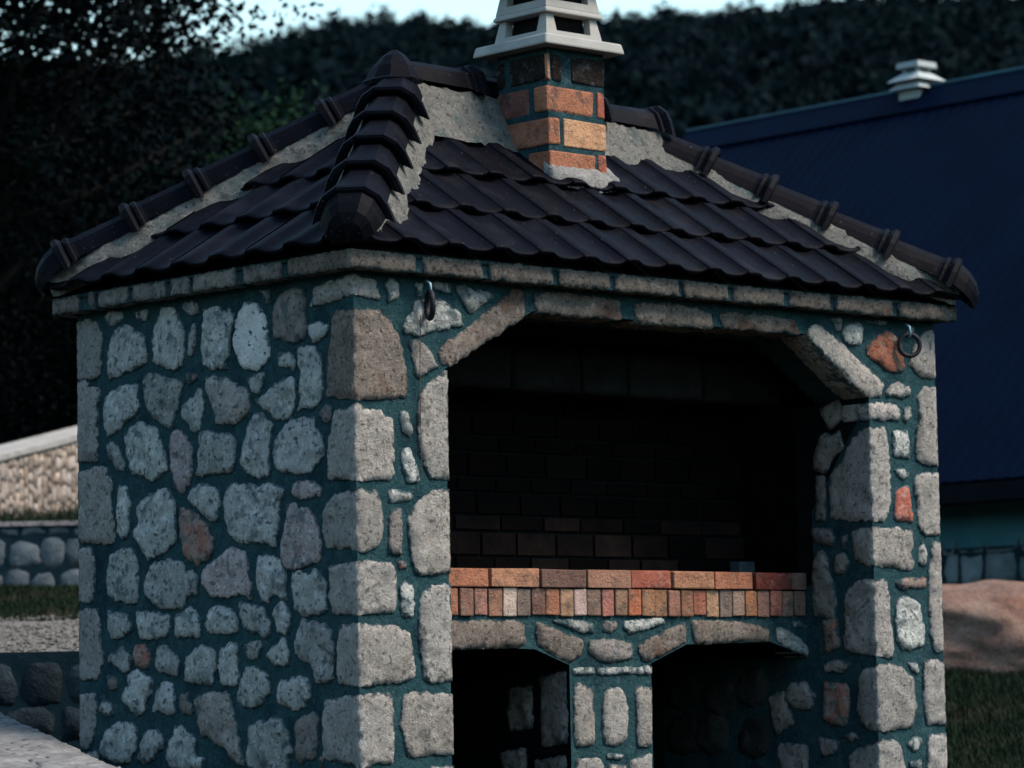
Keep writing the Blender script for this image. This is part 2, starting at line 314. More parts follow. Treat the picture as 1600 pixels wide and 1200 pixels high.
('n',[(-0.686,0.872),(-0.639,0.864),(-0.599,0.855),(-0.548,0.843),(-0.531,0.814),(-0.509,0.796),(-0.521,0.75),(-0.539,0.735),(-0.573,0.759),(-0.613,0.756),(-0.658,0.782),(-0.681,0.819)]),
('n',[(-0.457,0.854),(-0.423,0.86),(-0.401,0.831),(-0.385,0.813),(-0.402,0.775),(-0.414,0.749),(-0.459,0.759),(-0.469,0.791),(-0.486,0.823)]),
('n',[(-0.567,1.03),(-0.527,1.039),(-0.465,1.022),(-0.437,1.01),(-0.421,0.969),(-0.422,0.924),(-0.411,0.874),(-0.44,0.869),(-0.462,0.897),(-0.49,0.891),(-0.519,0.867),(-0.553,0.882),(-0.577,0.922),(-0.579,0.99)]),
('p',[(-0.399,1.217),(-0.348,1.218),(-0.332,1.199),(-0.281,1.2),(-0.233,1.152),(-0.217,1.102),(-0.207,1.049),(-0.214,1.011),(-0.286,1),(-0.364,0.981),(-0.42,0.995),(-0.436,1.042),(-0.429,1.084),(-0.412,1.129),(-0.394,1.174)]),
('n',[(-0.706,1.32),(-0.654,1.302),(-0.608,1.307),(-0.562,1.29),(-0.51,1.305),(-0.425,1.285),(-0.42,1.26),(-0.444,1.226),(-0.456,1.149),(-0.475,1.068),(-0.543,1.093),(-0.623,1.096),(-0.658,1.094),(-0.716,1.108),(-0.751,1.138),(-0.767,1.197),(-0.775,1.244),(-0.759,1.294)]),
('p',[(-0.363,1.292),(-0.335,1.301),(-0.252,1.296),(-0.192,1.261),(-0.203,1.241),(-0.281,1.242),(-0.32,1.239),(-0.364,1.257)]),
('n',[(-0.37,0.967),(-0.331,0.969),(-0.27,0.956),(-0.248,0.973),(-0.22,0.958),(-0.183,0.929),(-0.181,0.873),(-0.179,0.831),(-0.235,0.812),(-0.317,0.815),(-0.361,0.844),(-0.361,0.879),(-0.374,0.922)]),
('n',[(-0.318,0.79),(-0.274,0.789),(-0.235,0.774),(-0.175,0.776),(-0.159,0.741),(-0.145,0.671),(-0.15,0.602),(-0.152,0.584),(-0.185,0.566),(-0.245,0.573),(-0.261,0.611),(-0.271,0.641),(-0.33,0.651),(-0.359,0.676),(-0.351,0.734)]),
('n',[(-0.654,0.704),(-0.613,0.721),(-0.568,0.716),(-0.562,0.691),(-0.592,0.663),(-0.638,0.657),(-0.649,0.682)]),
('n',[(-0.431,0.73),(-0.409,0.702),(-0.399,0.663),(-0.405,0.631),(-0.45,0.636),(-0.473,0.636),(-0.506,0.654),(-0.534,0.666),(-0.494,0.689)]),
('n',[(-0.747,0.72),(-0.712,0.712),(-0.705,0.666),(-0.703,0.577),(-0.75,0.563),(-0.808,0.578),(-0.815,0.633),(-0.812,0.686),(-0.782,0.703)]),
('n',[(-0.621,0.632),(-0.575,0.617),(-0.536,0.606),(-0.519,0.567),(-0.517,0.531),(-0.554,0.521),(-0.566,0.493),(-0.618,0.487),(-0.67,0.484),(-0.704,0.509),(-0.691,0.569),(-0.662,0.611)]),
('n',[(-0.446,0.576),(-0.395,0.575),(-0.378,0.589),(-0.328,0.584),(-0.279,0.566),(-0.285,0.521),(-0.308,0.48),(-0.375,0.47),(-0.425,0.491),(-0.47,0.499),(-0.463,0.552)]),
('d',[(-0.939,0.527),(-0.868,0.534),(-0.774,0.532),(-0.751,0.511),(-0.736,0.463),(-0.714,0.399),(-0.689,0.318),(-0.674,0.261),(-0.732,0.28),(-0.793,0.337),(-0.84,0.352),(-0.878,0.38),(-0.922,0.369),(-0.952,0.436),(-0.963,0.499)]),
('n',[(-0.573,0.43),(-0.539,0.419),(-0.499,0.436),(-0.449,0.432),(-0.432,0.404),(-0.41,0.386),(-0.4,0.344),(-0.387,0.309),(-0.418,0.295),(-0.419,0.243),(-0.526,0.239),(-0.64,0.264),(-0.656,0.292),(-0.638,0.341),(-0.643,0.405),(-0.608,0.416)]),
('d',[(-0.354,0.424),(-0.292,0.448),(-0.248,0.451),(-0.243,0.41),(-0.245,0.34),(-0.257,0.292),(-0.312,0.295),(-0.329,0.278),(-0.362,0.295),(-0.363,0.362),(-0.365,0.397)]),
('r',[(-0.229,0.292),(-0.21,0.295),(-0.214,0.271),(-0.225,0.268)]),
('n',[(-1.394,0.606),(-1.356,0.626),(-1.3,0.623),(-1.276,0.601),(-1.239,0.593),(-1.246,0.541),(-1.283,0.516),(-1.296,0.476),(-1.34,0.461),(-1.383,0.491),(-1.433,0.522),(-1.42,0.551),(-1.382,0.569)]),
('n',[(-1.172,0.577),(-1.117,0.576),(-1.099,0.528),(-1.1,0.466),(-1.149,0.456),(-1.185,0.478),(-1.235,0.475),(-1.215,0.519),(-1.196,0.552)]),
('d',[(-1.051,0.531),(-1.015,0.534),(-0.991,0.487),(-0.998,0.458),(-1.04,0.466),(-1.06,0.495)]),
('n',[(-1.579,0.493),(-1.553,0.519),(-1.503,0.5),(-1.497,0.463),(-1.529,0.456),(-1.58,0.478)]),
('d',[(-1.527,0.609),(-1.476,0.609),(-1.47,0.563),(-1.521,0.56)]),
('n',[(-1.46,0.425),(-1.409,0.429),(-1.366,0.417),(-1.341,0.391),(-1.354,0.347),(-1.348,0.321),(-1.386,0.307),(-1.393,0.284),(-1.449,0.277),(-1.531,0.288),(-1.582,0.31),(-1.575,0.355),(-1.523,0.403)]),
('n',[(-1.285,0.387),(-1.236,0.398),(-1.199,0.383),(-1.169,0.365),(-1.182,0.328),(-1.225,0.314),(-1.237,0.292),(-1.299,0.273),(-1.343,0.288),(-1.317,0.321),(-1.311,0.354)]),
('n',[(-1.095,0.405),(-1.053,0.411),(-1.017,0.39),(-0.97,0.364),(-0.977,0.31),(-0.923,0.292),(-0.93,0.26),(-1.032,0.249),(-1.128,0.263),(-1.151,0.31),(-1.133,0.346),(-1.108,0.372)]),
('n',[(-1.547,0.225),(-1.338,0.218),(-1.322,0.157),(-1.356,0.071),(-1.528,0.062),(-1.565,0.155)]),
('n',[(-1.296,0.226),(-1.032,0.22),(-1.017,0.16),(-1.051,0.075),(-1.278,0.065),(-1.314,0.157)]),
('n',[(-0.992,0.227),(-0.795,0.221),(-0.781,0.161),(-0.813,0.078),(-0.975,0.069),(-1.009,0.16)]),
('n',[(-0.764,0.228),(-0.602,0.221),(-0.588,0.163),(-0.62,0.08),(-0.747,0.072),(-0.781,0.161)]),
('n',[(-0.376,0.229),(-0.229,0.223),(-0.216,0.166),(-0.247,0.085),(-0.361,0.077),(-0.393,0.164)]),
('n',[(-1.715,0.045),(-1.444,0.043),(-1.437,-0.004),(-1.715,-0.008)]),
('n',[(-1.402,0.049),(-1.196,0.046),(-1.189,0.001),(-1.412,-0.003)]),
('n',[(-1.148,0.052),(-0.876,0.051),(-0.869,0.006),(-1.157,0.001)]),
('n',[(-0.837,0.056),(-0.663,0.054),(-0.656,0.009),(-0.846,0.006)]),
('n',[(-0.625,0.059),(-0.399,0.058),(-0.392,0.014),(-0.633,0.01)]),
('n',[(-0.361,0.063),(-0.233,0.06),(-0.226,0.016),(-0.37,0.014)]),
]
CORNER = [
('q',[(-0.227,2.008),(-0.186,2.016),(-0.098,2.02),(-0.018,2.038),(0,2.038),(0.03,2.024),(0.109,2.018),(0.12,1.953),(0.077,1.95),(-0.001,1.964),(-0.067,1.954),(-0.127,1.947),(-0.193,1.94),(-0.249,1.941),(-0.22,1.977)]),
('b',[(-0.095,1.909),(-0.014,1.9),(0.01,1.906),(0.125,1.906),(0.167,1.876),(0.203,1.822),(0.226,1.767),(0.237,1.716),(0.248,1.646),(0.241,1.594),(0.064,1.584),(0.004,1.581),(-0.107,1.596),(-0.158,1.603),(-0.153,1.67),(-0.145,1.727),(-0.128,1.821),(-0.117,1.883)]),
('q',[(-0.112,1.545),(-0.036,1.55),(-0.003,1.561),(0.024,1.559),(0.064,1.536),(0.11,1.545),(0.132,1.525),(0.173,1.513),(0.182,1.478),(0.172,1.425),(0.181,1.383),(0.168,1.352),(0.179,1.32),(0.161,1.292),(0.082,1.294),(0.01,1.288),(-0.053,1.297),(-0.162,1.3),(-0.153,1.436),(-0.132,1.494)]),
('q',[(-0.125,1.241),(-0.005,1.249),(0.018,1.263),(0.05,1.243),(0.086,1.255),(0.104,1.234),(0.116,1.175),(0.129,1.133),(0.119,1.105),(0.1,1.053),(0.05,1.035),(0.005,1.031),(-0.031,1.046),(-0.123,1.047),(-0.167,1.052),(-0.188,1.105),(-0.194,1.165),(-0.169,1.206)]),
('q',[(-0.158,0.983),(-0.038,0.991),(0.054,0.996),(0.158,0.991),(0.176,0.96),(0.18,0.938),(0.178,0.859),(0.168,0.817),(0.073,0.81),(0.014,0.806),(-0.134,0.814),(-0.155,0.856),(-0.159,0.926)]),
('q',[(-0.101,0.768),(-0,0.772),(0.067,0.765),(0.135,0.762),(0.18,0.758),(0.235,0.741),(0.256,0.65),(0.262,0.581),(0.231,0.566),(0.122,0.56),(0.009,0.548),(-0.113,0.56),(-0.122,0.619),(-0.115,0.716)]),
('q',[(-0.19,0.496),(-0.114,0.509),(-0.017,0.514),(0.076,0.52),(0.139,0.519),(0.154,0.495),(0.151,0.426),(0.159,0.374),(0.152,0.271),(0.08,0.276),(0.008,0.261),(-0.103,0.282),(-0.2,0.292),(-0.209,0.378),(-0.208,0.437)]),
('q',[(-0.185,0.244),(0.004,0.231),(0.194,0.239),(0.202,0.046),(0,0.027),(-0.204,0.04)]),
]
FRONT = [
('n',[(0.148,2.002),(0.17,2.031),(0.195,2.024),(0.219,2.006),(0.212,1.959),(0.162,1.942),(0.16,1.974)]),
('n',[(0.3,2.017),(0.334,2.024),(0.333,1.981),(0.305,1.974)]),
('n',[(0.372,2.021),(0.394,2.032),(0.469,2.028),(0.469,1.999),(0.437,1.995),(0.387,2.006)]),
('n',[(0.498,2.025),(0.539,2.033),(0.571,2.011),(0.635,2.017),(0.683,2.008),(0.679,1.989),(0.614,1.956),(0.572,1.924),(0.553,1.933),(0.519,1.969)]),
('n',[(0.292,1.955),(0.355,1.963),(0.418,1.972),(0.455,1.951),(0.511,1.925),(0.517,1.902),(0.532,1.879),(0.478,1.866),(0.39,1.847),(0.308,1.828),(0.252,1.827),(0.237,1.852),(0.241,1.881),(0.273,1.911)]),
('d',[(0.261,1.802),(0.301,1.813),(0.338,1.792),(0.381,1.756),(0.399,1.715),(0.355,1.693),(0.311,1.67),(0.286,1.685),(0.275,1.741)]),
('b',[(0.834,2.043),(0.843,2.014),(0.838,1.927),(0.709,1.857),(0.578,1.786),(0.462,1.719),(0.424,1.725),(0.4,1.767),(0.426,1.801),(0.516,1.849),(0.613,1.913),(0.699,1.976),(0.771,2.024)]),
('d',[(0.723,2.044),(0.798,2.048),(0.795,2.038),(0.726,2.035)]),
('q',[(0.43,1.702),(0.446,1.703),(0.444,1.513),(0.444,1.297),(0.349,1.308),(0.327,1.35),(0.3,1.409),(0.298,1.507),(0.3,1.588),(0.319,1.621),(0.322,1.63),(0.379,1.671)]),
('n',[(0.213,1.542),(0.243,1.544),(0.256,1.505),(0.272,1.474),(0.255,1.446),(0.223,1.469),(0.215,1.511)]),
('n',[(0.222,1.409),(0.256,1.414),(0.272,1.372),(0.299,1.335),(0.302,1.289),(0.242,1.291),(0.225,1.336),(0.212,1.384)]),
('n',[(0.147,1.249),(0.173,1.258),(0.209,1.254),(0.246,1.255),(0.266,1.236),(0.245,1.216),(0.19,1.21),(0.149,1.21)]),
('d',[(0.171,1.187),(0.212,1.189),(0.216,1.121),(0.209,1.023),(0.177,1.02),(0.147,1.026),(0.15,1.071),(0.158,1.092),(0.152,1.12),(0.157,1.162)]),
('q',[(0.4,1.264),(0.444,1.267),(0.444,1.147),(0.444,1.006),(0.444,0.956),(0.369,0.954),(0.323,0.944),(0.276,0.951),(0.259,1.003),(0.247,1.073),(0.239,1.132),(0.263,1.189),(0.32,1.232),(0.353,1.254)]),
('r',[(0.195,0.994),(0.234,0.996),(0.233,0.971),(0.199,0.971)]),
('n',[(0.197,0.907),(0.225,0.92),(0.264,0.911),(0.265,0.852),(0.259,0.798),(0.206,0.795),(0.203,0.852)]),
('q',[(0.359,0.912),(0.444,0.921),(0.444,0.888),(0.444,0.783),(0.444,0.642),(0.444,0.595),(0.444,0.564),(0.333,0.555),(0.301,0.576),(0.298,0.649),(0.289,0.678),(0.286,0.769),(0.293,0.852),(0.317,0.894)]),
('q',[(0.212,0.514),(0.267,0.526),(0.309,0.524),(0.336,0.516),(0.383,0.519),(0.444,0.515),(0.444,0.386),(0.444,0.295),(0.355,0.297),(0.262,0.287),(0.216,0.297),(0.209,0.356),(0.191,0.401),(0.202,0.459)]),
('q',[(0.317,0.252),(0.444,0.255),(0.444,0.049),(0.241,0.045),(0.23,0.217)]),
('b',[(0.883,2.02),(1.014,2.039),(1.191,2.029),(1.341,2.022),(1.354,1.947),(1.129,1.947),(0.902,1.947)]),
('b',[(1.417,2.016),(1.587,2.03),(1.743,2.02),(1.846,2.01),(1.859,1.941),(1.662,1.941),(1.43,1.938)]),
('b',[(1.91,2.014),(2.145,2.017),(2.343,2.006),(2.358,1.947),(2.142,1.949),(1.907,1.945)]),
('q',[(2.428,1.986),(2.487,1.997),(2.532,1.972),(2.618,1.929),(2.704,1.87),(2.78,1.83),(2.873,1.77),(2.853,1.721),(2.805,1.709),(2.781,1.71),(2.728,1.735),(2.648,1.781),(2.556,1.842),(2.477,1.894),(2.404,1.945)]),
('n',[(2.552,2.021),(2.605,2.032),(2.634,2.018),(2.615,1.981),(2.579,1.975),(2.58,1.999)]),
('n',[(2.639,2.01),(2.705,2.02),(2.752,2.013),(2.75,1.969),(2.737,1.928),(2.677,1.92),(2.636,1.938),(2.623,1.965)]),
('R',[(2.858,1.975),(2.907,1.998),(2.949,1.98),(2.985,1.962),(3.001,1.906),(3.003,1.833),(2.96,1.819),(2.888,1.831),(2.853,1.85),(2.811,1.864),(2.771,1.886),(2.769,1.93),(2.815,1.952)]),
('q',[(3.063,1.93),(3.134,2.007),(3.204,2.014),(3.204,1.908),(3.204,1.81),(3.137,1.807),(3.089,1.821),(3.035,1.859),(3.055,1.893)]),
('n',[(3.023,2),(3.061,2.023),(3.085,2.012),(3.058,1.97),(3.028,1.98)]),
('d',[(2.759,2.029),(2.909,2.038),(2.902,2.022),(2.842,2.014)]),
('o',[(2.89,1.743),(2.922,1.773),(2.971,1.783),(3.037,1.766),(3.042,1.73),(2.986,1.715),(2.889,1.723)]),
('q',[(3.123,1.766),(3.204,1.774),(3.204,1.623),(3.204,1.446),(3.204,1.43),(3.114,1.44),(3.066,1.466),(3.062,1.503),(3.072,1.592),(3.091,1.613),(3.095,1.686),(3.086,1.726)]),
('o',[(2.774,1.684),(2.816,1.69),(2.882,1.689),(2.954,1.686),(2.968,1.66),(2.964,1.622),(2.903,1.622),(2.837,1.615),(2.771,1.618)]),
('n',[(2.997,1.678),(3.036,1.682),(3.041,1.643),(3.012,1.61),(2.991,1.629)]),
('n',[(2.919,1.574),(3.011,1.583),(3.02,1.529),(3.024,1.465),(2.975,1.463),(2.921,1.466),(2.917,1.518)]),
('n',[(2.924,1.415),(2.973,1.419),(3.015,1.404),(3.008,1.384),(2.977,1.375),(2.942,1.394)]),
('B',[(3.007,1.356),(2.926,1.321),(2.92,1.264),(2.915,1.202),(3.036,1.197),(3.026,1.253),(3.018,1.293)]),
('q',[(3.07,1.398),(3.138,1.408),(3.204,1.408),(3.204,1.325),(3.204,1.143),(3.126,1.145),(3.083,1.161),(3.066,1.189),(3.064,1.27),(3.048,1.32),(3.045,1.361)]),
('n',[(3.081,1.117),(3.1,1.113),(3.116,1.069),(3.113,1.013),(3.065,1.016),(3.057,1.06)]),
('q',[(3.149,1.11),(3.204,1.119),(3.204,1.054),(3.204,0.933),(3.204,0.731),(3.204,0.656),(3.152,0.656),(3.125,0.723),(3.12,0.852),(3.125,1.005),(3.141,1.07)]),
('r',[(2.91,0.947),(2.965,0.959),(3.038,0.966),(3.105,0.964),(3.1,0.92),(2.993,0.919),(2.939,0.915)]),
('n',[(2.925,0.875),(2.949,0.887),(3.01,0.879),(3.057,0.856),(3.073,0.796),(3.086,0.747),(3.08,0.679),(3.012,0.664),(2.934,0.664),(2.912,0.712),(2.903,0.791),(2.912,0.851)]),
('n',[(2.973,0.612),(3.028,0.612),(3.045,0.58),(3.032,0.56),(2.996,0.58)]),
('q',[(3.077,0.615),(3.12,0.627),(3.204,0.618),(3.204,0.49),(3.204,0.345),(3.138,0.355),(3.083,0.352),(3.071,0.412),(3.067,0.532)]),
('n',[(2.959,0.279),(3.002,0.302),(3.045,0.305),(3.049,0.273),(3.011,0.242),(2.97,0.259)]),
('n',[(2.967,0.207),(3.04,0.209),(3.039,0.174),(2.969,0.176)]),
('q',[(3.087,0.308),(3.204,0.317),(3.204,0.153),(3.074,0.157),(3.079,0.252)]),
('q',[(2.798,0.115),(2.978,0.117),(2.985,0.012),(2.801,0.008)]),
('q',[(3.039,0.134),(3.204,0.137),(3.204,0.004),(3.041,0.01)]),
]
JAMB = [
('q',[(-0.007,1.585),(0.101,1.591),(0.11,1.533),(0.119,1.457),(0.122,1.377),(0.12,1.29),(0.101,1.229),(0.077,1.193),(-0.011,1.196),(-0.106,1.201),(-0.202,1.21),(-0.234,1.227),(-0.236,1.327),(-0.228,1.399),(-0.155,1.459),(-0.132,1.505),(-0.104,1.544),(-0.055,1.572)]),
('q',[(-0.004,1.172),(0.047,1.173),(0.106,1.17),(0.161,1.175),(0.203,1.159),(0.252,1.168),(0.254,1.092),(0.235,1.068),(0.258,1.032),(0.25,1),(0.207,0.993),(0.147,1.003),(0.075,1.006),(0.004,1.013),(-0.023,1.006),(-0.07,1.028),(-0.101,1.045),(-0.11,1.101),(-0.118,1.161),(-0.065,1.171)]),
('q',[(0.005,0.957),(0.073,0.958),(0.094,0.891),(0.101,0.771),(0.11,0.692),(0.107,0.633),(0.077,0.629),(0.012,0.641),(-0,0.641),(-0.063,0.646),(-0.137,0.656),(-0.169,0.673),(-0.181,0.701),(-0.166,0.752),(-0.171,0.816),(-0.166,0.892),(-0.143,0.923),(-0.094,0.949),(-0.03,0.963)]),
('q',[(0.01,0.608),(0.112,0.609),(0.171,0.588),(0.23,0.548),(0.239,0.484),(0.249,0.428),(0.228,0.381),(0.215,0.345),(0.142,0.339),(0.022,0.326),(0.004,0.33),(-0.064,0.342),(-0.094,0.378),(-0.114,0.418),(-0.101,0.497),(-0.092,0.584),(-0.044,0.595)]),
('q',[(0.018,0.298),(0.086,0.297),(0.134,0.28),(0.149,0.232),(0.162,0.176),(0.163,0.125),(0.013,0.126),(-0.146,0.129),(-0.161,0.161),(-0.164,0.228),(-0.131,0.256),(-0.056,0.279),(0.003,0.291)]),
]
REVEAL = [
('n',[(-0.243,1.581),(-0.169,1.528),(-0.214,1.467),(-0.255,1.409),(-0.319,1.433),(-0.311,1.493),(-0.282,1.56)]),
('n',[(-0.339,1.18),(-0.241,1.179),(-0.216,1.138),(-0.223,1.102),(-0.303,1.122),(-0.34,1.152)]),
('n',[(-0.173,1.136),(-0.14,1.143),(-0.153,1.091),(-0.169,1.1)]),
('n',[(-0.321,1.078),(-0.283,1.085),(-0.251,1.059),(-0.253,0.999),(-0.223,0.938),(-0.215,0.858),(-0.22,0.818),(-0.255,0.803),(-0.343,0.827),(-0.341,0.982)]),
('n',[(-0.208,1.069),(-0.165,1.068),(-0.134,1.03),(-0.157,0.995),(-0.216,0.982),(-0.217,1.038)]),
('n',[(-0.289,0.611),(-0.219,0.626),(-0.139,0.616),(-0.183,0.577),(-0.285,0.579)]),
('r',[(-0.292,0.535),(-0.163,0.525),(-0.156,0.438),(-0.175,0.351),(-0.255,0.363),(-0.303,0.388)]),
('n',[(-0.193,0.315),(-0.139,0.323),(-0.113,0.303),(-0.151,0.291)]),
('n',[(-0.333,0.308),(-0.22,0.292),(-0.238,0.24),(-0.314,0.232)]),
('r',[(-0.293,0.793),(-0.21,0.801),(-0.2,0.684),(-0.28,0.654)]),
('n',[(-0.496,0.529),(-0.401,0.538),(-0.352,0.484),(-0.368,0.426),(-0.471,0.432),(-0.513,0.476)]),
('n',[(-0.617,0.477),(-0.523,0.503),(-0.473,0.368),(-0.585,0.314)]),
('n',[(-0.568,0.287),(-0.396,0.273),(-0.401,0.14),(-0.555,0.126)]),
('n',[(-0.248,1.543),(-0.167,1.586),(-0.148,1.509),(-0.214,1.473)]),
('n',[(-0.279,1.68),(-0.169,1.712),(-0.136,1.642),(-0.224,1.59)]),
('n',[(-0.308,1.398),(-0.253,1.395),(-0.26,1.215),(-0.318,1.218)]),
]
HEARTH = [
('b',[(0.574,0.794),(1.139,0.797),(1.162,0.784),(1.169,0.7),(1.123,0.689),(0.572,0.685)]),
('q',[(1.227,0.789),(1.275,0.785),(1.336,0.762),(1.474,0.719),(1.483,0.694),(1.465,0.659),(1.401,0.626),(1.367,0.639),(1.292,0.672),(1.231,0.7),(1.219,0.745)]),
('n',[(1.316,0.8),(1.441,0.8),(1.532,0.79),(1.544,0.744),(1.481,0.744),(1.405,0.764),(1.323,0.79)]),
('d',[(1.595,0.795),(1.659,0.797),(1.673,0.769),(1.629,0.744),(1.58,0.754)]),
('n',[(1.709,0.795),(1.926,0.808),(1.937,0.785),(1.852,0.764),(1.736,0.741),(1.701,0.764)]),
('d',[(1.509,0.719),(1.607,0.726),(1.749,0.708),(1.751,0.642),(1.647,0.627),(1.569,0.63),(1.507,0.668)]),
('q',[(1.785,0.698),(1.866,0.733),(1.962,0.764),(2.051,0.795),(2.057,0.764),(2.052,0.704),(1.958,0.671),(1.833,0.627),(1.805,0.641),(1.781,0.672)]),
('b',[(2.092,0.798),(2.237,0.798),(2.351,0.795),(2.503,0.774),(2.549,0.758),(2.551,0.708),(2.386,0.711),(2.234,0.701),(2.107,0.702),(2.09,0.743)]),
('n',[(2.593,0.774),(2.658,0.764),(2.735,0.721),(2.789,0.678),(2.796,0.64),(2.733,0.656),(2.648,0.684),(2.59,0.71)]),
('n',[(2.683,0.793),(2.738,0.796),(2.785,0.769),(2.698,0.772)]),
('n',[(1.415,0.606),(1.534,0.615),(1.536,0.587),(1.47,0.583),(1.417,0.581)]),
('n',[(1.555,0.61),(1.855,0.613),(1.854,0.579),(1.753,0.585),(1.646,0.581),(1.554,0.582)]),
('q',[(1.423,0.548),(1.455,0.553),(1.496,0.527),(1.531,0.542),(1.526,0.492),(1.533,0.34),(1.525,0.305),(1.42,0.298),(1.412,0.393)]),
('q',[(1.587,0.511),(1.616,0.531),(1.673,0.533),(1.707,0.499),(1.72,0.438),(1.709,0.326),(1.651,0.297),(1.581,0.309),(1.577,0.415)]),
('q',[(1.762,0.532),(1.802,0.536),(1.853,0.528),(1.849,0.293),(1.765,0.29),(1.762,0.412)]),
('n',[(1.594,0.273),(1.689,0.266),(1.678,0.243),(1.6,0.248)]),
('q',[(1.425,0.253),(1.558,0.254),(1.581,0.213),(1.577,0.062),(1.427,0.063)]),
('q',[(1.721,0.24),(1.844,0.267),(1.841,0.066),(1.715,0.07)]),
('q',[(1.603,0.225),(1.699,0.225),(1.694,0.084),(1.599,0.087)]),
]

# ------------------------------------------------------------------ the barbecue house: dimensions
W, D, H, O = 3.2, 1.711, 2.048, 0.071
XJL, XJR = 0.440, 2.777

def inside(poly, x, y):
    c = False; j = len(poly) - 1
    for i in range(len(poly)):
        xi, yi = poly[i]; xj, yj = poly[j]
        if (yi > y) != (yj > y) and x < (xj - xi) * (y - yi) / (yj - yi) + xi: c = not c
        j = i
    return c

def edge_dist(poly, x, y):
    d = 9.0
    for i in range(len(poly)):
        x0, y0 = poly[i - 1]; x1, y1 = poly[i]
        dx, dy = x1 - x0, y1 - y0
        L = dx * dx + dy * dy
        t = 0 if L == 0 else max(0, min(1, ((x - x0) * dx + (y - y0) * dy) / L))
        d = min(d, math.hypot(x - x0 - t * dx, y - y0 - t * dy))
    return d

def outline(poly, step, jit, seed, keep=()):
    out = []
    n = len(poly)
    for i in range(n):
        (x0, y0), (x1, y1) = poly[i], poly[(i + 1) % n]
        L = math.hypot(x1 - x0, y1 - y0)
        if L < 1e-6: continue
        m = max(1, int(round(L / step)))
        nx, ny = (y1 - y0) / L, -(x1 - x0) / L
        fixed = any(abs(x0 - k) < 0.002 and abs(x1 - k) < 0.002 for k in keep)
        for k in range(m):
            t = k / m
            x, y = x0 + (x1 - x0) * t, y0 + (y1 - y0) * t
            j = jit * (noise.noise(Vector((x * 45, y * 45, seed))) * 1.6 + noise.noise(Vector((x * 120, y * 120, seed + 9))))
            if fixed or any(abs(x - q) < 0.002 for q in keep): j *= 0.25
            out.append((x + nx * j, y + ny * j))
    return out

def smooth_poly(p, keep=()):
    """one light corner cutting so that traced corners are not razor sharp"""
    out = []
    n = len(p)
    for i in range(n):
        a, b, c = p[i - 1], p[i], p[(i + 1) % n]
        if any(abs(b[0] - q) < 0.002 for q in keep): out.append(b); continue
        for q in (a, c):
            L = math.hypot(q[0] - b[0], q[1] - b[1]) or 1
            k = min(0.12, 0.009 / L)
            out.append((b[0] + (q[0] - b[0]) * k, b[1] + (q[1] - b[1]) * k))
    return out

_seed = [0]
def stone(name, poly, mapf, mat, parent, proud=0.008, rough=0.006, jit=0.0035, step=0.014, grid=0.021, depth=0.09, bend=None, keep=(), bulge=0.007, base=0.0015, grow=0.0):
    _seed[0] += 1
    sd = _seed[0] * 3.17
    if grow:
        gx = sum(p[0] for p in poly) / len(poly); gy = sum(p[1] for p in poly) / len(poly)
        poly = [(x, y) if any(abs(x - q) < 0.002 for q in keep) else (x + grow * (x - gx) / (math.hypot(x - gx, y - gy) + 1e-6), y + grow * (y - gy) / (math.hypot(x - gx, y - gy) + 1e-6)) for x, y in poly]
    o = outline(smooth_poly(poly, keep), step, jit, sd, keep)
    verts = [Vector(p) for p in o]
    n = len(o)
    xs = [p[0] for p in o]; ys = [p[1] for p in o]
    rr = random.Random(_seed[0])
    if bend is not None and min(xs) < bend < max(xs):
        y = min(ys)
        while y < max(ys):
            if inside(o, bend, y) and edge_dist(o, bend, y) > 0.005: verts.append(Vector((bend, y)))
            y += 0.012
    x = min(xs) + grid / 2
    while x < max(xs):
        y = min(ys) + grid / 2
        while y < max(ys):
            px, py = x + rr.uniform(-.3, .3) * grid, y + rr.uniform(-.3, .3) * grid
            if (bend is None or abs(px - bend) > 0.008) and inside(o, px, py) and edge_dist(o, px, py) > grid * 0.38:
                verts.append(Vector((px, py)))
            y += grid
        x += grid
    res = delaunay_2d_cdt(verts, [], [list(range(n))], 1, 1e-5)
    vs2, fs = res[0], res[2]
    V3 = []
    for p in vs2:
        d = edge_dist(o, p.x, p.y)
        k = 1 - math.exp(-d / bulge)
        h = base + (proud - base) * k
        h += rough * k * (1.3 * noise.noise(Vector((p.x * 14, p.y * 14, sd))) + 0.9 * noise.noise(Vector((p.x * 40, p.y * 40, sd))))
        V3.append(mapf(p.x, p.y, max(h, base)))
    faces = [tuple(f) for f in fs]
    # skirt into the wall
    cnt = {}
    for f in faces:
        for a, b in zip(f, f[1:] + f[:1]):
            cnt[(a, b)] = cnt.get((a, b), 0) + 1
    bnd = [(a, b) for (a, b) in cnt if (b, a) not in cnt]
    idx = {}
    for a, b in bnd:
        for q in (a, b):
            if q not in idx:
                p = vs2[q]
                idx[q] = len(V3); V3.append(mapf(p.x, p.y, -depth))
    for a, b in bnd: faces.append((b, a, idx[a], idx[b]))
    ob = obj(name, V3, faces, mat, parent, smooth=True)
    att = ob.data.attributes.new('rim', 'FLOAT', 'POINT')
    att.data.foreach_set('value', [max(0.0, 1 - edge_dist(o, p.x, p.y) / 0.03) if i < len(vs2) else 0.6 for i, p in enumerate(list(vs2) + [None] * (len(V3) - len(vs2)))])
    return ob

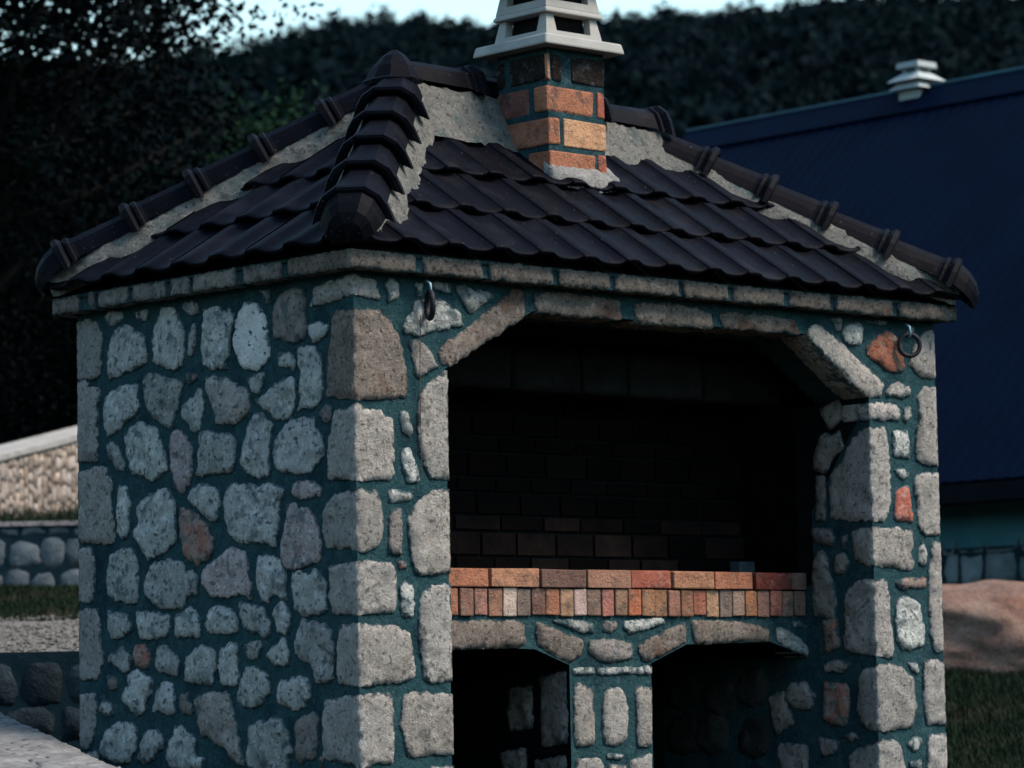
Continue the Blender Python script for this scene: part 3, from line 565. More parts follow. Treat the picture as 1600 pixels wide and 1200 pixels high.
def wrap(ax, ay, sx):
    """map for a convex vertical arris at (ax, ay): s<0 runs back along y, s>0 runs along +x; outward is -x / -y"""
    def f(s, z, h):
        if s >= 0:
            k = max(0, 1 - s / 0.03)
            return (ax + s - h * k, ay - h, z)
        k = max(0, 1 + s / 0.03)
        return (ax - h, ay - s - h * k, z)
    return f
map_left = lambda s, z, h: (-h, -s, z)
map_front = lambda s, z, h: (s, -h, z)
map_reveal = lambda s, z, h: (XJR - h, -s, z)
map_hearth = lambda s, z, h: (s, 0.385 - h, z)

bbq = empty('stone_barbecue_house')
tag(bbq, 'open stone barbecue house with dark tiled hip roof and brick chimney', 'barbecue')

# mortar faces -------------------------------------------------------------
def sheet(poly, mapf, amp, step, seed):
    """displaced face inside a polygon"""
    o = outline(poly, step, 0, 0)
    verts = [Vector(p) for p in o]
    n = len(o)
    xs = [p[0] for p in poly]; ys = [p[1] for p in poly]
    x = min(xs) + step / 2
    rr = random.Random(seed)
    while x < max(xs):
        y = min(ys) + step / 2
        while y < max(ys):
            if inside(o, x, y) and edge_dist(poly, x, y) > step * 0.45:
                verts.append(Vector((x + rr.uniform(-.2, .2) * step, y + rr.uniform(-.2, .2) * step)))
            y += step
        x += step
    res = delaunay_2d_cdt(verts, [], [list(range(n))], 1, 1e-5)
    V3 = []
    for p in res[0]:
        e = min(1, edge_dist(poly, p.x, p.y) / 0.02)
        V3.append(mapf(p.x, p.y, -0.004 * e + e * amp * (noise.noise(Vector((p.x * 9, p.y * 9, seed))) + 0.7 * noise.noise(Vector((p.x * 28, p.y * 28, seed))))))
    return V3, [tuple(f) for f in res[2]]

wall = MB()
wall.add(*sheet([(-D, 0), (0, 0), (0, H), (-D, H)], map_left, 0.0035, 0.035, 1.5))
zl, zd = 1.953, 1.712
wall.add(*sheet([(0, 0), (XJL - .004, 0), (XJL - .004, zd), (0.881, zl), (2.399, zl), (XJR + .001, zd), (XJR + .001, 0), (W, 0), (W, H), (0, H)], map_front, 0.0035, 0.035, 5.5))
# back and right side, soffits and reveals
wall.add([(0, D, 0), (W, D, 0), (W, D, H), (0, D, H)], [(3, 2, 1, 0)])
wall.add([(W, 0, 0), (W, D, 0), (W, D, H), (W, 0, H)], [(0, 1, 2, 3)])
wall.add([(0, 0, H), (W, 0, H), (W, D, H), (0, D, H)], [(0, 1, 2, 3)])
a0, a1 = XJL - .004, XJR + .001
prof = [(a0, 0), (a0, zd), (0.881, zl), (2.399, zl), (a1, zd), (a1, 0)]
for (p, q) in list(zip(prof, prof[1:]))[:4]:
    dpt = 0.30 if p[1] > 1.7 or q[1] > 1.72 else 1.3
    wall.add([(p[0], 0, p[1]), (p[0], dpt, p[1]), (q[0], dpt, q[1]), (q[0], 0, q[1])], [(0, 1, 2, 3)])
wall_o = wall.build('wall', MORTAR, bbq, smooth=True)
rv = MB().add(*sheet([(-1.3, 0), (0, 0), (0, zd), (-.34, 1.25), (-.40, .99), (-1.3, .8)], lambda s, z, h: (a1 - h * 0.6, -s, z), 0.003, 0.04, 8.5))
rv.build('reveal', MORTAR, wall_o, smooth=True)
MB().add([(a1, .33, .95), (a1, 1.3, .78), (a1, 1.3, 1.75), (a1, 0.0, 1.74), (a1, 0, zd), (a1, .34, 1.25)], [(0, 1, 2, 3, 4, 5)]).build('soot_shade_reveal', SOOT_SHADE, wall_o)  # soot-dark patch that also paints in the shade of the deep reveal
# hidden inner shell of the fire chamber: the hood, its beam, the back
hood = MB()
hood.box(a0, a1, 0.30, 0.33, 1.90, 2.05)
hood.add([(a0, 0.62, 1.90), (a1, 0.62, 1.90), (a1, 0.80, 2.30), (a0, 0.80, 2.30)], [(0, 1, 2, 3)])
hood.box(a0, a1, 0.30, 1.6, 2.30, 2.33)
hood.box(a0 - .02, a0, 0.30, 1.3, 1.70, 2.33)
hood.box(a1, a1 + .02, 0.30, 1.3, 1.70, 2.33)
hood.build('smoke_hood', SOOT_SHADE, bbq)
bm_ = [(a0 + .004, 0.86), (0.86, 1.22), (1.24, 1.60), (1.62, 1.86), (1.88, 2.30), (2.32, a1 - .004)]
beam = MB().box(a0, a1, 0.505, 0.66, 1.715, 1.905).build('hood_beam', SOOT_SHADE, bbq)
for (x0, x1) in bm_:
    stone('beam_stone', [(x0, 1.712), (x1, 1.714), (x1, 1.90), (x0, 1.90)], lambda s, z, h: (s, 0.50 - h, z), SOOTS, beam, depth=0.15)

KEEPL = (-D - .004,)
for k, p in LEFT: stone('stone', p, map_left, SM[k], wall_o, grow=0.008, proud=0.009 if k != 'q' else 0.007, rough=0.012 if k != 'q' else 0.008, jit=0.0055 if k != 'q' else 0.0035, keep=KEEPL)
wc = wrap(0, 0, 1)
for k, p in CORNER: stone('quoin_stone', p, wc, SM[k], wall_o, grow=0.005, proud=0.007, rough=0.008, jit=0.0045, bend=0.0)
for k, p in FRONT: stone('quoin_stone' if k in 'qb' else 'stone', p, map_front, SM[k], wall_o, grow=0.002, proud=0.008, rough=0.010, jit=0.005, keep=(XJL + .004, W + .004), depth=0.14)
wj = wrap(XJR, 0, 1)
for k, p in JAMB: stone('quoin_stone', p, wj, SM[k], wall_o, proud=0.008, rough=0.008, jit=0.0045, bend=0.0)
SHADE_STONE = surf('shade_dark_store_stone', [(0.25, (0.03, 0.036, 0.038)), (0.55, (0.055, 0.06, 0.06)), (0.8, (0.09, 0.088, 0.085))], 10, rough=0.95, vary=0.35, bumps=RB)  # stone darkened so the store's shade sits in its colour
_r = random.Random(11)
for yy in np.arange(0.62, 1.2, 0.21):
    for zz in np.arange(0.02, 0.60, 0.205):
        a_, b_ = yy + _r.uniform(-.02, .04), zz + _r.uniform(-.02, .03) + .06 * (int(yy * 10) % 2)
        w_, h_ = _r.uniform(.15, .19), _r.uniform(.14, .175)
        REVEAL.append(('n', [(-a_ - w_, b_ + .02), (-a_ - w_ * .5, b_ - .01), (-a_, b_ + .01), (-a_ + .01, b_ + h_ * .6), (-a_ - .02, b_ + h_), (-a_ - w_ * .7, b_ + h_ * .95), (-a_ - w_ - .005, b_ + h_ * .5)]))
for k, p in REVEAL: stone('stone', p, map_reveal, SHADE_STONE if max(q[0] for q in p) < -.5 and p[0][1] < .7 else SM['d'] if k == 'n' else SM[k], wall_o, grow=0.006, proud=0.012, rough=0.010)

# cornice ------------------------------------------------------------------
zc0, zc1 = H - 0.002, H + 0.068
corn = MB().box(-O + .008, W + O - .008, -O + .008, D + O - .008, zc0 + .004, zc1).build('cornice', MORTAR, bbq)
# joints along the front (metres from the near corner) and along the left side
fj = [(0.275, 0.565), (0.60, 0.925), (0.955, 1.225), (1.25, 1.60), (1.625, 1.875), (1.91, 2.20), (2.24, 2.48), (2.51, 2.86), (2.90, W + O)]
for x0, x1 in fj:
    stone('cornice_stone', [(x0, zc0), (x1, zc0 + .002), (x1, zc1 - .004), (x0, zc1 - .002)], lambda s, z, h: (s, -O - h, z), SM['b'], corn, proud=0.006, rough=0.007, jit=0.0045, depth=0.06, bulge=0.008, base=0.0, keep=(W + O,))
lj = [(0.33, 0.555), (0.60, 0.86), (0.885, 1.00), (1.025, 1.245), (1.275, 1.475), (1.50, 1.54), (1.60, D + O)]
for y0, y1 in lj:
    stone('cornice_stone', [(-y1, zc0 + .002), (-y0, zc0), (-y0, zc1 - .002), (-y1, zc1 - .002)], lambda s, z, h: (-O - h, -s, z), SM['d'], corn, proud=0.006, rough=0.007, jit=0.0045, depth=0.06, bulge=0.008, base=0.0, keep=(-D - O,))
wcc = wrap(-O, -O, 1)
stone('cornice_stone', [(-0.36, zc0), (0.31, zc0), (0.31, zc1 - .002), (-0.36, zc1 - .002)], wcc, SM['b'], corn, proud=0.005, rough=0.003, jit=0.002, depth=0.06, bulge=0.008, base=0.0, bend=0.0)
for i in range(8):
    x0 = -O + .02 + i * (W + 2 * O) / 8
    stone('cornice_stone', [(x0, zc0), (x0 + .39, zc0), (x0 + .39, zc1), (x0, zc1)], lambda s, z, h: (s, D + O + h, z), SM['d'], corn, depth=0.06, base=0.0, grid=0.05, step=0.05)

# hearth: brick edge, stone arches, middle pier ----------------------------
hearth = MB()
hy = 0.385
zb = 0.812
pier0, pier1 = 1.400, 1.852
hp = [(XJL, 0.690), (1.10, 0.688), (1.217, 0.684), (1.400, 0.621), (pier0, 0), (pier1, 0), (pier1, 0.624), (2.058, 0.700), (2.55, 0.710), (XJR, 0.643), (XJR, zb + .10), (XJL, zb + .10)]
hearth.add(*sheet(hp, map_hearth, 0.003, 0.035, 3.3))
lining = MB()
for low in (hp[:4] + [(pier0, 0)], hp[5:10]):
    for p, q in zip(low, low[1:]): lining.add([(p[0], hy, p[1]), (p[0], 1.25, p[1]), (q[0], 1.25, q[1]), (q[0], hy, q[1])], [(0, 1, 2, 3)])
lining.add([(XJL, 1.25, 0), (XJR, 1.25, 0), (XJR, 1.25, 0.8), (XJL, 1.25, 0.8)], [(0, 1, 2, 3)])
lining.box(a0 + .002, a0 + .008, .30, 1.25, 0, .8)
hearth.box(XJL, XJR, hy + .02, 0.74, 0.79, 0.965)
hearth_o = hearth.build('hearth', MORTAR, bbq, smooth=True)
lining.build('shade_store_lining', SOOT_SHADE, hearth_o)  # not soot here: dark colour paints the shade inside the wood stores
for k, p in HEARTH: stone('stone', p, map_hearth, SM['b' if k == 'q' and p[0][1] > 0.62 else k], hearth_o, proud=0.010, rough=0.007, jit=0.0035, depth=0.12, keep=(pier0, pier1))
# pier side facing the left arch
for (z0, z1, y0, y1) in ((0.30, 0.60, 0.40, 0.56), (0.06, 0.27, 0.41, 0.60), (0.36, 0.55, 0.60, 0.75), (0.10, 0.30, 0.64, 0.80)):
    stone('stone', [(-y1, z0), (-y0, z0 + .01), (-y0, z1), (-y1, z1 - .02)], lambda s, z, h: (pier0 - h, -s, z), SM['d'], hearth_o, proud=0.012, rough=0.01, jit=0.006)

def brick(x0, x1, y0, y1, z0, z1, mat, parent, name='brick', b=0.005, wob=0.0015):
    v, f = box(x0, x1, y0, y1, z0, z1)
    bm = bmesh.new()
    bv = [bm.verts.new(Vector(p) + Vector((random.uniform(-wob, wob), random.uniform(-wob, wob), random.uniform(-wob, wob)))) for p in v]
    for q in f: bm.faces.new([bv[i] for i in q])
    bmesh.ops.bevel(bm, geom=bm.edges[:], offset=b * random.uniform(.6, 1.3), segments=2, affect='EDGES', profile=0.5)
    me = bpy.data.meshes.new(name); bm.to_mesh(me); bm.free()
    me.materials.append(mat)
    return link(name, me, parent)

ORA, PALE, BRN, TAN, RED, DRED = (0.36, 0.15, 0.088), (0.43, 0.215, 0.13), (0.17, 0.10, 0.08), (0.33, 0.175, 0.12), (0.33, 0.105, 0.07), (0.15, 0.042, 0.032)
top = [(0.445, 0.59, BRN), (0.595, 0.968, ORA), (0.978, 1.232, PALE), (1.24, 1.485, BRN), (1.493, 1.735, TAN), (1.737, 1.965, RED), (1.975, 2.212, PALE), (2.214, 2.440, ORA), (2.455, 2.675, DRED), (2.678, 2.772, BRN)]
for x0, x1, c in top:
    brick(x0 + .002, x1 - .002, 0.367 + random.uniform(-.003, .003), 0.49, 0.925, 0.9975 + random.uniform(-.003, .002), brickmat(c, 0.35), hearth_o)
GRY, WHT, PNK, YEL = (0.16, 0.155, 0.14), (0.62, 0.52, 0.44), (0.34, 0.17, 0.135), (0.42, 0.26, 0.16)
sc = [BRN, BRN, PNK, TAN, ORA, BRN, PNK, TAN, WHT, GRY, (0.15, 0.095, 0.085), ORA, YEL, (0.60, 0.46, 0.42), (0.20, 0.155, 0.125), (0.33, 0.13, 0.11), (0.25, 0.165, 0.11), (0.44, 0.13, 0.06), (0.33, 0.17, 0.09), (0.30, 0.16, 0.085), (0.26, 0.13, 0.10), (0.29, 0.14, 0.085), RED, YEL, GRY, (0.30, 0.23, 0.18), (0.40, 0.17, 0.075), (0.23, 0.13, 0.11), (0.28, 0.09, 0.07), (0.20, 0.13, 0.10), (0.15, 0.11, 0.095)]
x = XJL + .004
pw = (XJR - XJL - .006) / len(sc)
for c in sc:
    brick(x + random.uniform(.001, .006), x + pw - random.uniform(.001, .006), hy - .008 + random.uniform(-.004, .003), 0.47, zb + random.uniform(-.002, .005), 0.921 + random.uniform(-.002, .001), brickmat(tuple(a * .68 + b * .32 for a, b in zip(c, (0.29, 0.15, 0.10))), 0.5), hearth_o)
    x += pw
# fire chamber of brick: back and right side
chamber = MB().box(XJL, XJR, 0.735, 0.77, 0.95, 1.90).box(a1 - .012, a1, 0.40, 0.735, 0.95, 1.70).box(a0, a0 + .012, 0.40, 0.735, 0.95, 1.70).build('fire_chamber', SOOT_SHADE, bbq)
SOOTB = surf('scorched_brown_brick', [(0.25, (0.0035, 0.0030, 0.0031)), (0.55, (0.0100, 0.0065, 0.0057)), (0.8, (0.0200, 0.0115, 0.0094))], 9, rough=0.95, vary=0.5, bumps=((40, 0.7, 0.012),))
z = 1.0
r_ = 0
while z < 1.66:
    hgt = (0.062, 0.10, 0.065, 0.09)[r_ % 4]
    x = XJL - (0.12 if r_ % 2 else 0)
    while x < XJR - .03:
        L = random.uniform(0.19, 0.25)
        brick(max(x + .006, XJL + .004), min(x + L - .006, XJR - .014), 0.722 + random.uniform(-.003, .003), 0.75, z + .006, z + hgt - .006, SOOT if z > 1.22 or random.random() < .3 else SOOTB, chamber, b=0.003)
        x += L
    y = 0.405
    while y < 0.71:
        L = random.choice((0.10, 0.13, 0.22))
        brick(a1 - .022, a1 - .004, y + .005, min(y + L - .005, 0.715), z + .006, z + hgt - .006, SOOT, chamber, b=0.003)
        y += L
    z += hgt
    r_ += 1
brick(2.585, 2.68, 0.58, 0.64, 1.0, 1.05, surf('grey_loose_brick', [(0.3, (0.02, 0.035, 0.042)), (0.7, (0.05, 0.075, 0.085))], 12, bumps=((60, 0.6, 0.008),)), chamber)

# roof -----------------------------------------------------------------------
E_, ZE, ZR = 0.10, 2.13, 2.88
RY = D / 2
RX0, RX1 = 0.97, W - D / 2
c_nl, c_nr, c_bl, c_br = Vector((-E_, -E_, ZE)), Vector((W + E_, -E_, ZE)), Vector((-E_, D + E_, ZE)), Vector((W + E_, D + E_, ZE))
r0, r1 = Vector((RX0, RY, ZR)), Vector((RX1, RY, ZR - 0.08))
dz = Vector((0, 0, -0.03))
dk = MB()
pts = [c_nl + dz, c_nr + dz, c_br + dz, c_bl + dz, r0 + dz, r1 + dz]
ins = 0.03
pts[0] += Vector((ins, ins, 0)); pts[1] += Vector((-ins, ins, 0)); pts[2] += Vector((-ins, -ins, 0)); pts[3] += Vector((ins, -ins, 0))
dk.add(pts, [(0, 1, 5, 4), (1, 2, 5), (2, 3, 4, 5), (3, 0, 4), (3, 2, 1, 0)])
roof = dk.build('roof', surf('roof_deck', [(0.3, (0.01, 0.01, 0.012)), (0.7, (0.02, 0.02, 0.022))], 10), bbq)

TW, TL, EXP = 0.226, 0.375, 0.325
prof_t = [(0.002, 0.016), (0.006, 0.0195), (0.030, 0.021), (0.058, 0.0205), (0.070, 0.0185), (0.086, 0.0105), (0.104, 0.0036), (0.130, 0.0), (0.170, 0.0), (0.192, 0.0025), (0.207, 0.008), (0.216, 0.0145), (0.223, 0.0185)]
def tile_verts():
    rows = [(0.0, -0.004), (0.006, 0.0), (0.03, 0.0), (0.19, 0.0), (TL, 0.0)]
    v, f = [], []
    m = len(prof_t)
    for (t, dw) in rows:
        lift = 0.028 * (1 - t / TL)
        for (u_, w_) in prof_t: v.append((u_, t, w_ + dw + lift))
    for i in range(len(rows) - 1):
        for k in range(m - 1): f.append((i * m + k, i * m + k + 1, (i + 1) * m + k + 1, (i + 1) * m + k))
    b = len(v)
    for (u_, w_) in prof_t: v.append((u_, 0.004, w_ + 0.028 - 0.018))
    for k in range(m - 1): f.append((b + k, b + k + 1, k + 1, k))
    # side lips
    for side in (0, m - 1):
        b2 = len(v)
        for i, (t, dw) in enumerate(rows): v.append((prof_t[side][0], t, prof_t[side][1] + 0.028 * (1 - t / TL) - 0.018))
        for i in range(len(rows) - 1): f.append((i * m + side, (i + 1) * m + side, b2 + i + 1, b2 + i))
    return v, f
tv, tf = tile_verts()
tile_me = mesh('roof_tile', tv, tf, TILE, smooth=True)
def slope(origin, u, eave_len, planes, tmax):
    """lay the tiles of one slope; planes = [(point, inward normal)] of the hips"""
    u = Vector(u).normalized()
    up = tmax.normalized()
    n = u.cross(up).normalized()
    if n.z < 0: n = -n
    for row in range(3):
        k = -1
        while k * TW < eave_len + TW:
            o = Vector(origin) + u * (k * TW + (0.06 if row % 2 else 0.0)) + up * (row * EXP - 0.012 + random.uniform(-.003, .003)) + n * random.uniform(-.002, .003)
            k += 1
            mat = Matrix.Identity(4)
            uu = (u + up * random.uniform(-.006, .006)).normalized(); nn = n; vv = nn.cross(uu).normalized()
            if vv.dot(up) < 0: vv = -vv
            for i in range(3): mat[i][0], mat[i][1], mat[i][2], mat[i][3] = uu[i], vv[i], nn[i], o[i]
            wv = [mat @ Vector(p) for p in tv]
            out = [min((p - pt).dot(nm) for p in wv) for pt, nm in planes]
            ins_ = [max((p - pt).dot(nm) for p in wv) for pt, nm in planes]
            if min(ins_) < 0.03: continue
            if min(out) >= 0:
                ob = link('roof_tile', tile_me, roof); ob.matrix_world = mat
            else:
                bm = bmesh.new(); bm.from_mesh(tile_me)
                bmesh.ops.transform(bm, matrix=mat, verts=bm.verts[:])
                for pt, nm in planes:
                    bmesh.ops.bisect_plane(bm, geom=bm.verts[:] + bm.edges[:] + bm.faces[:], plane_co=pt, plane_no=-nm, clear_outer=True)
                me = bpy.data.meshes.new('roof_tile'); bm.to_mesh(me); bm.free()
                if not me.materials: me.materials.append(TILE)
                if len(me.polygons): link('roof_tile', me, roof)
def hip_plane(a, b, towards):
    d = (b - a); d.z = 0
    nrm = Vector((-d.y, d.x, 0)).normalized()
    if (Vector(towards) - a).dot(nrm) < 0: nrm = -nrm
    return a + nrm * 0.035, nrm
cen_f, cen_l, cen_b, cen_r = Vector((1.6, 0, 2)), Vector((0, .85, 2)), Vector((1.6, 1.7, 2)), Vector((3.2, .85, 2))
slope(c_nl, (1, 0, 0), W + 2 * E_, [hip_plane(c_nl, r0, cen_f), hip_plane(c_nr, r1, cen_f)], Vector((0, RY + E_, ZR - .04 - ZE)))
slope(c_bl, (0, -1, 0), D + 2 * E_, [hip_plane(c_nl, r0, cen_l), hip_plane(c_bl, r0, cen_l)], Vector((RX0 + E_, 0, ZR - ZE)))
slope(c_nr, (0, 1, 0), D + 2 * E_, [hip_plane(c_nr, r1, cen_r), hip_plane(c_br, r1, cen_r)], Vector((-(W + E_ - RX1), 0, ZR - .08 - ZE)))
slope(c_br, (-1, 0, 0), W + 2 * E_, [hip_plane(c_br, r1, cen_b), hip_plane(c_bl, r0, cen_b)], Vector((0, -(RY + E_), ZR - .04 - ZE)))

# mortar beds and caps along the hips and the ridge
cap_prof = [(-.116, -.040), (-.110, -.024), (-.098, .004), (-.080, .034), (-.042, .060), (.042, .060), (.080, .034), (.098, .004), (.110, -.024), (.116, -.040)]
def frame(a, b):
    ax = (b - a).normalized()
    s = ax.cross(Vector((0, 0, 1))).normalized()
    n = s.cross(ax).normalized()
    return ax, s, n
def bed(a, b, pts, parent, seed, taper=0.0):
    ax, s, n = frame(a, b)
    L = (b - a).length
    N = int(L / 0.022)
    v, f = [], []
    # refine the cross-section
    cs = []
    for (p, q) in zip(pts, pts[1:]):
        for k in range(3): cs.append((p[0] + (q[0] - p[0]) * k / 3, p[1] + (q[1] - p[1]) * k / 3))
    cs.append(pts[-1])
    m = len(cs)
    for i in range(N + 1):
        t = L * i / N
        wob = 1 + 0.10 * noise.noise(Vector((t * 7, seed, 0))) + 0.07 * noise.noise(Vector((t * 24, seed, 4)))
        tp = min(1, 0.45 + 0.55 * t / taper) if taper else 1
        for k, (x, y) in enumerate(cs):
            x, y = x * tp, (y * tp if y < 0 else y)
            w = Vector((t * 26, x * 26, y * 26 + seed))
            e = 0.008 * noise.noise(w) + 0.005 * noise.noise(w * 2.7)
            v.append(a + ax * t + s * (x * (wob if abs(x) > 0.12 else 1) + e) + n * (y + e))
    for i in range(N):
        for k in range(m - 1): f.append((i * m + k, i * m + k + 1, (i + 1) * m + k + 1, (i + 1) * m + k))
    f.append(tuple(range(m))); f.append(tuple(N * m + k for k in range(m)))
    return obj('mortar_bed', v, f, CEMENT, parent, smooth=True)
def rings_mesh(rings, name, parent):
    m = len(cap_prof)
    v = [p for r in rings for p in r]; f = []
    for i in range(len(rings) - 1):
        for k in range(m - 1): f.append((i * m + k, i * m + k + 1, (i + 1) * m + k + 1, (i + 1) * m + k))
    # rim thickness at the lower end
    b = len(v)
    c = sum(rings[0], Vector()) / m
    for p in rings[0]: v.append(p + (c - p) * 0.14)
    for k in range(m - 1): f.append((k, b + k, b + k + 1, k + 1))
    o = obj(name, v, f, TILE, parent)
    return o
def caps(a, b, lift, count, parent, name, length=None, endcap=True):
    ax, s, n = frame(a, b)
    L = (b - a).length
    pitch = (length or L) / count
    for i in range(count):
        prof_r = [(0.0, 1.14), (0.006, 1.30), (0.026, 1.33), (0.036, 1.18), (0.044, 1.02), (0.052, 1.14), (0.064, 1.14), (0.072, 0.99), (0.085, 0.95), (pitch + 0.045, 0.89)]
        j = random.uniform(-.006, .006)
        yaw = random.uniform(-.012, .012)
        rings = []
        for (t, sc_) in prof_r:
            c = a + ax * (i * pitch + t + j) + n * (lift + (1 - t / pitch) * 0.012) + s * (t * yaw)
            sz = sc_ if sc_ <= 1.05 else sc_
            rings.append([c + s * (x * sc_) + n * (y * sz if y > 0 else y * (1 + (sz - 1) * 2)) for (x, y) in cap_prof])
        rings_mesh(rings, name, parent)
    if endcap:
        rings = []
        for (t, sc_, dn) in ((0.05, 1.0, 0), (-0.01, 1.04, -.002), (-0.055, 0.95, -.012), (-0.095, 0.76, -.026), (-0.122, 0.45, -.04), (-0.134, 0.08, -.05)):
            c = a + ax * t + n * (lift + dn + 0.010)
            rings.append([c + s * (x * sc_) + n * (y * sc_ if y > 0 else y) for (x, y) in cap_prof])
        m = len(cap_prof)
        v = [p for r in rings for p in r]; f = []
        for i in range(len(rings) - 1):
            for k in range(m - 1): f.append((i * m + k, (i + 1) * m + k, (i + 1) * m + k + 1, i * m + k + 1))
        obj('hip_end_cap', v, f, TILE, parent)
hip_bed = [(-.158, -.085), (-.135, -.018), (-.096, .05), (0, .055), (.096, .05), (.135, -.018), (.158, -.085)]
for a, b, sd in ((c_nl, r0, 1), (c_bl, r0, 22), (c_nr, r1, 43), (c_br, r1, 64)):
    ax = (b - a).normalized()
    bed(a + ax * (0.10 if sd == 1 else 0.04), b, hip_bed, roof, sd, taper=0.22)
    st = 0.09 if sd == 43 else 0.13
    caps(a + ax * st, b, 0.062 if sd == 43 else 0.074, 5, roof, 'hip_cap', length=(b - a).length - st - .01)
ridge_bed = [(-.215, -.155), (-.15, -.04), (-.10, .075), (0, .08), (.10, .075), (.15, -.04), (.215, -.155)]
bed(r0 + Vector((-.06, 0, 0)), r1 + Vector((.06, 0, 0)), ridge_bed, roof, 81)
caps(r1 + Vector((.05, 0, .03)), r0 + Vector((0, 0, .03)), 0.085, 4, roof, 'ridge_cap', endcap=False)
# three-way cap on the near end of the ridge
v, f = [], []
seg = 9
for (zz, rr_) in ((2.945, .128), (2.962, .132), (2.972, .118), (3.02, .092), (3.065, .052), (3.092, .012)):
    for k in range(seg):
        t = 2 * math.pi * k / seg + 0.35
        q = 1 + 0.07 * math.cos(3 * t)
        v.append((RX0 - .02 + rr_ * q * math.cos(t), RY + rr_ * q * math.sin(t), zz))
for i in range(5):
    for k in range(seg): f.append((i * seg + k, i * seg + (k + 1) % seg, (i + 1) * seg + (k + 1) % seg, (i + 1) * seg + k))
f.append(tuple(5 * seg + k for k in range(seg)))
obj('three_way_cap', v, f, TILE, roof)
# chimney -----------------------------------------------------------------------
CX0, CX1, CY0, CY1, CZ1 = 1.415, 1.738, 0.458, 0.765, 3.10
chim = MB().box(CX0 + .006, CX1 - .006, CY0 + .006, CY1 - .006, 2.35, CZ1).build('chimney', MORTAR, bbq)
ch, jn = 0.108, 0.022
BLK = (0.018, 0.014, 0.013)
YLW = (0.52, 0.29, 0.165)
z = CZ1 - 4 * (ch + jn) - 0.004
courses = []
crs = [  # per course from the bottom: front bricks, left bricks as fractions of the width
 ([(0, .80, ORA), (.86, 1, RED)], [(0, .42, BRN), (.58, 1, PNK)]),
 ([(0, .20, ORA), (.27, 1, YLW)], [(0, .94, (0.17, 0.10, 0.085))]),
 ([(0, .79, ORA), (.85, 1, RED)], [(0, .28, BRN), (.37, 1, (0.20, 0.085, 0.07))]),
 ([(0, .05, PALE), (.08, .24, BLK), (.42, 1, BLK)], [(0.03, .74, BLK), (.84, 1, BLK)]),
]
z -= (ch + jn)
crs = [([(0, .22, BRN), (.30, 1, ORA)], [(0, .9, BRN)])] + crs
for frs, lfs in crs:
    wfx, wfy = CX1 - CX0, CY1 - CY0
    first = True
    for a, b, c in frs:
        depth_ = 0.08 if a > 0 else (lfs[0][1] - lfs[0][0]) * wfy if lfs[0][0] == 0 else 0.05
        brick(CX0 + a * wfx, CX0 + b * wfx, CY0, CY0 + max(.04, depth_), z, z + ch, brickmat(c, 0.55 if c != YLW else 0.25), chim, b=0.009, wob=0.005)
    for a, b, c in lfs:
        if a == 0: a = max(a, 0.0); 
        if a == 0 and frs[0][0] == 0: continue
        brick(CX0 + .0015, CX0 + .06, CY0 + a * wfy, CY0 + b * wfy, z, z + ch, brickmat(c, 0.5), chim, b=0.009, wob=0.005)
    brick(CX0 + .03, CX1 - .03, CY1 - .07, CY1 + .003, z, z + ch, brickmat(BRN, 0.5), chim, b=0.007)
    brick(CX1 - .06, CX1 - .0015, CY0 + .13, CY1 - .09, z, z + ch, brickmat(BRN, 0.5), chim, b=0.007)
    z += ch + jn
# pale mortar fillet where the chimney meets the tiles
v, f = [], []
path = [(CX0 - .004, CY0 + .03), (CX0 + .0, CY0 - .01), (CX0 + .04, CY0 - .035), (CX0 + .16, CY0 - .055), (CX1 - .05, CY0 - .05), (CX1 + .035, CY0 - .03), (CX1 + .045, CY0 + .05), (CX1 + .04, CY0 + .16)]
pp = []
for (p, q) in zip(path, path[1:]):
    for k in range(5): pp.append((p[0] + (q[0] - p[0]) * k / 5, p[1] + (q[1] - p[1]) * k / 5))
kz = (ZR - .04 - ZE) / (RY + E_)
inner = []
for i, (x, y) in enumerate(pp):
    ix, iy = min(max(x, CX0 + .01), CX1 - .01), max(y, CY0 + .01)
    j = 0.012 * noise.noise(Vector((x * 40, y * 40, 3))) + 0.012 * noise.noise(Vector((x * 90, y * 90, 8)))
    ox, oy = x + (x - ix) * j * 20, y + (y - iy) * j * 20
    zo = ZE + kz * (oy + E_)
    zi = ZE + kz * (iy + E_)
    for (fx, hh) in ((0, .015), (0.02, .066 + j), (0.45, .070 + j), (1, .078 + j)):
        xx, yy = ox + (ix - ox) * fx, oy + (iy - oy) * fx
        v.append((xx, yy, ZE + kz * (yy + E_) + hh))
for i in range(len(pp) - 1):
    for k in range(3): f.append((i * 4 + k, i * 4 + k + 1, (i + 1) * 4 + k + 1, (i + 1) * 4 + k))
obj('mortar_fillet', v, f, surf('white_mortar', [(0.3, (0.20, 0.20, 0.19)), (0.7, (0.34, 0.33, 0.31))], 25, bumps=((40, 1, 0.03), (90, 1, 0.015))), chim, smooth=True)

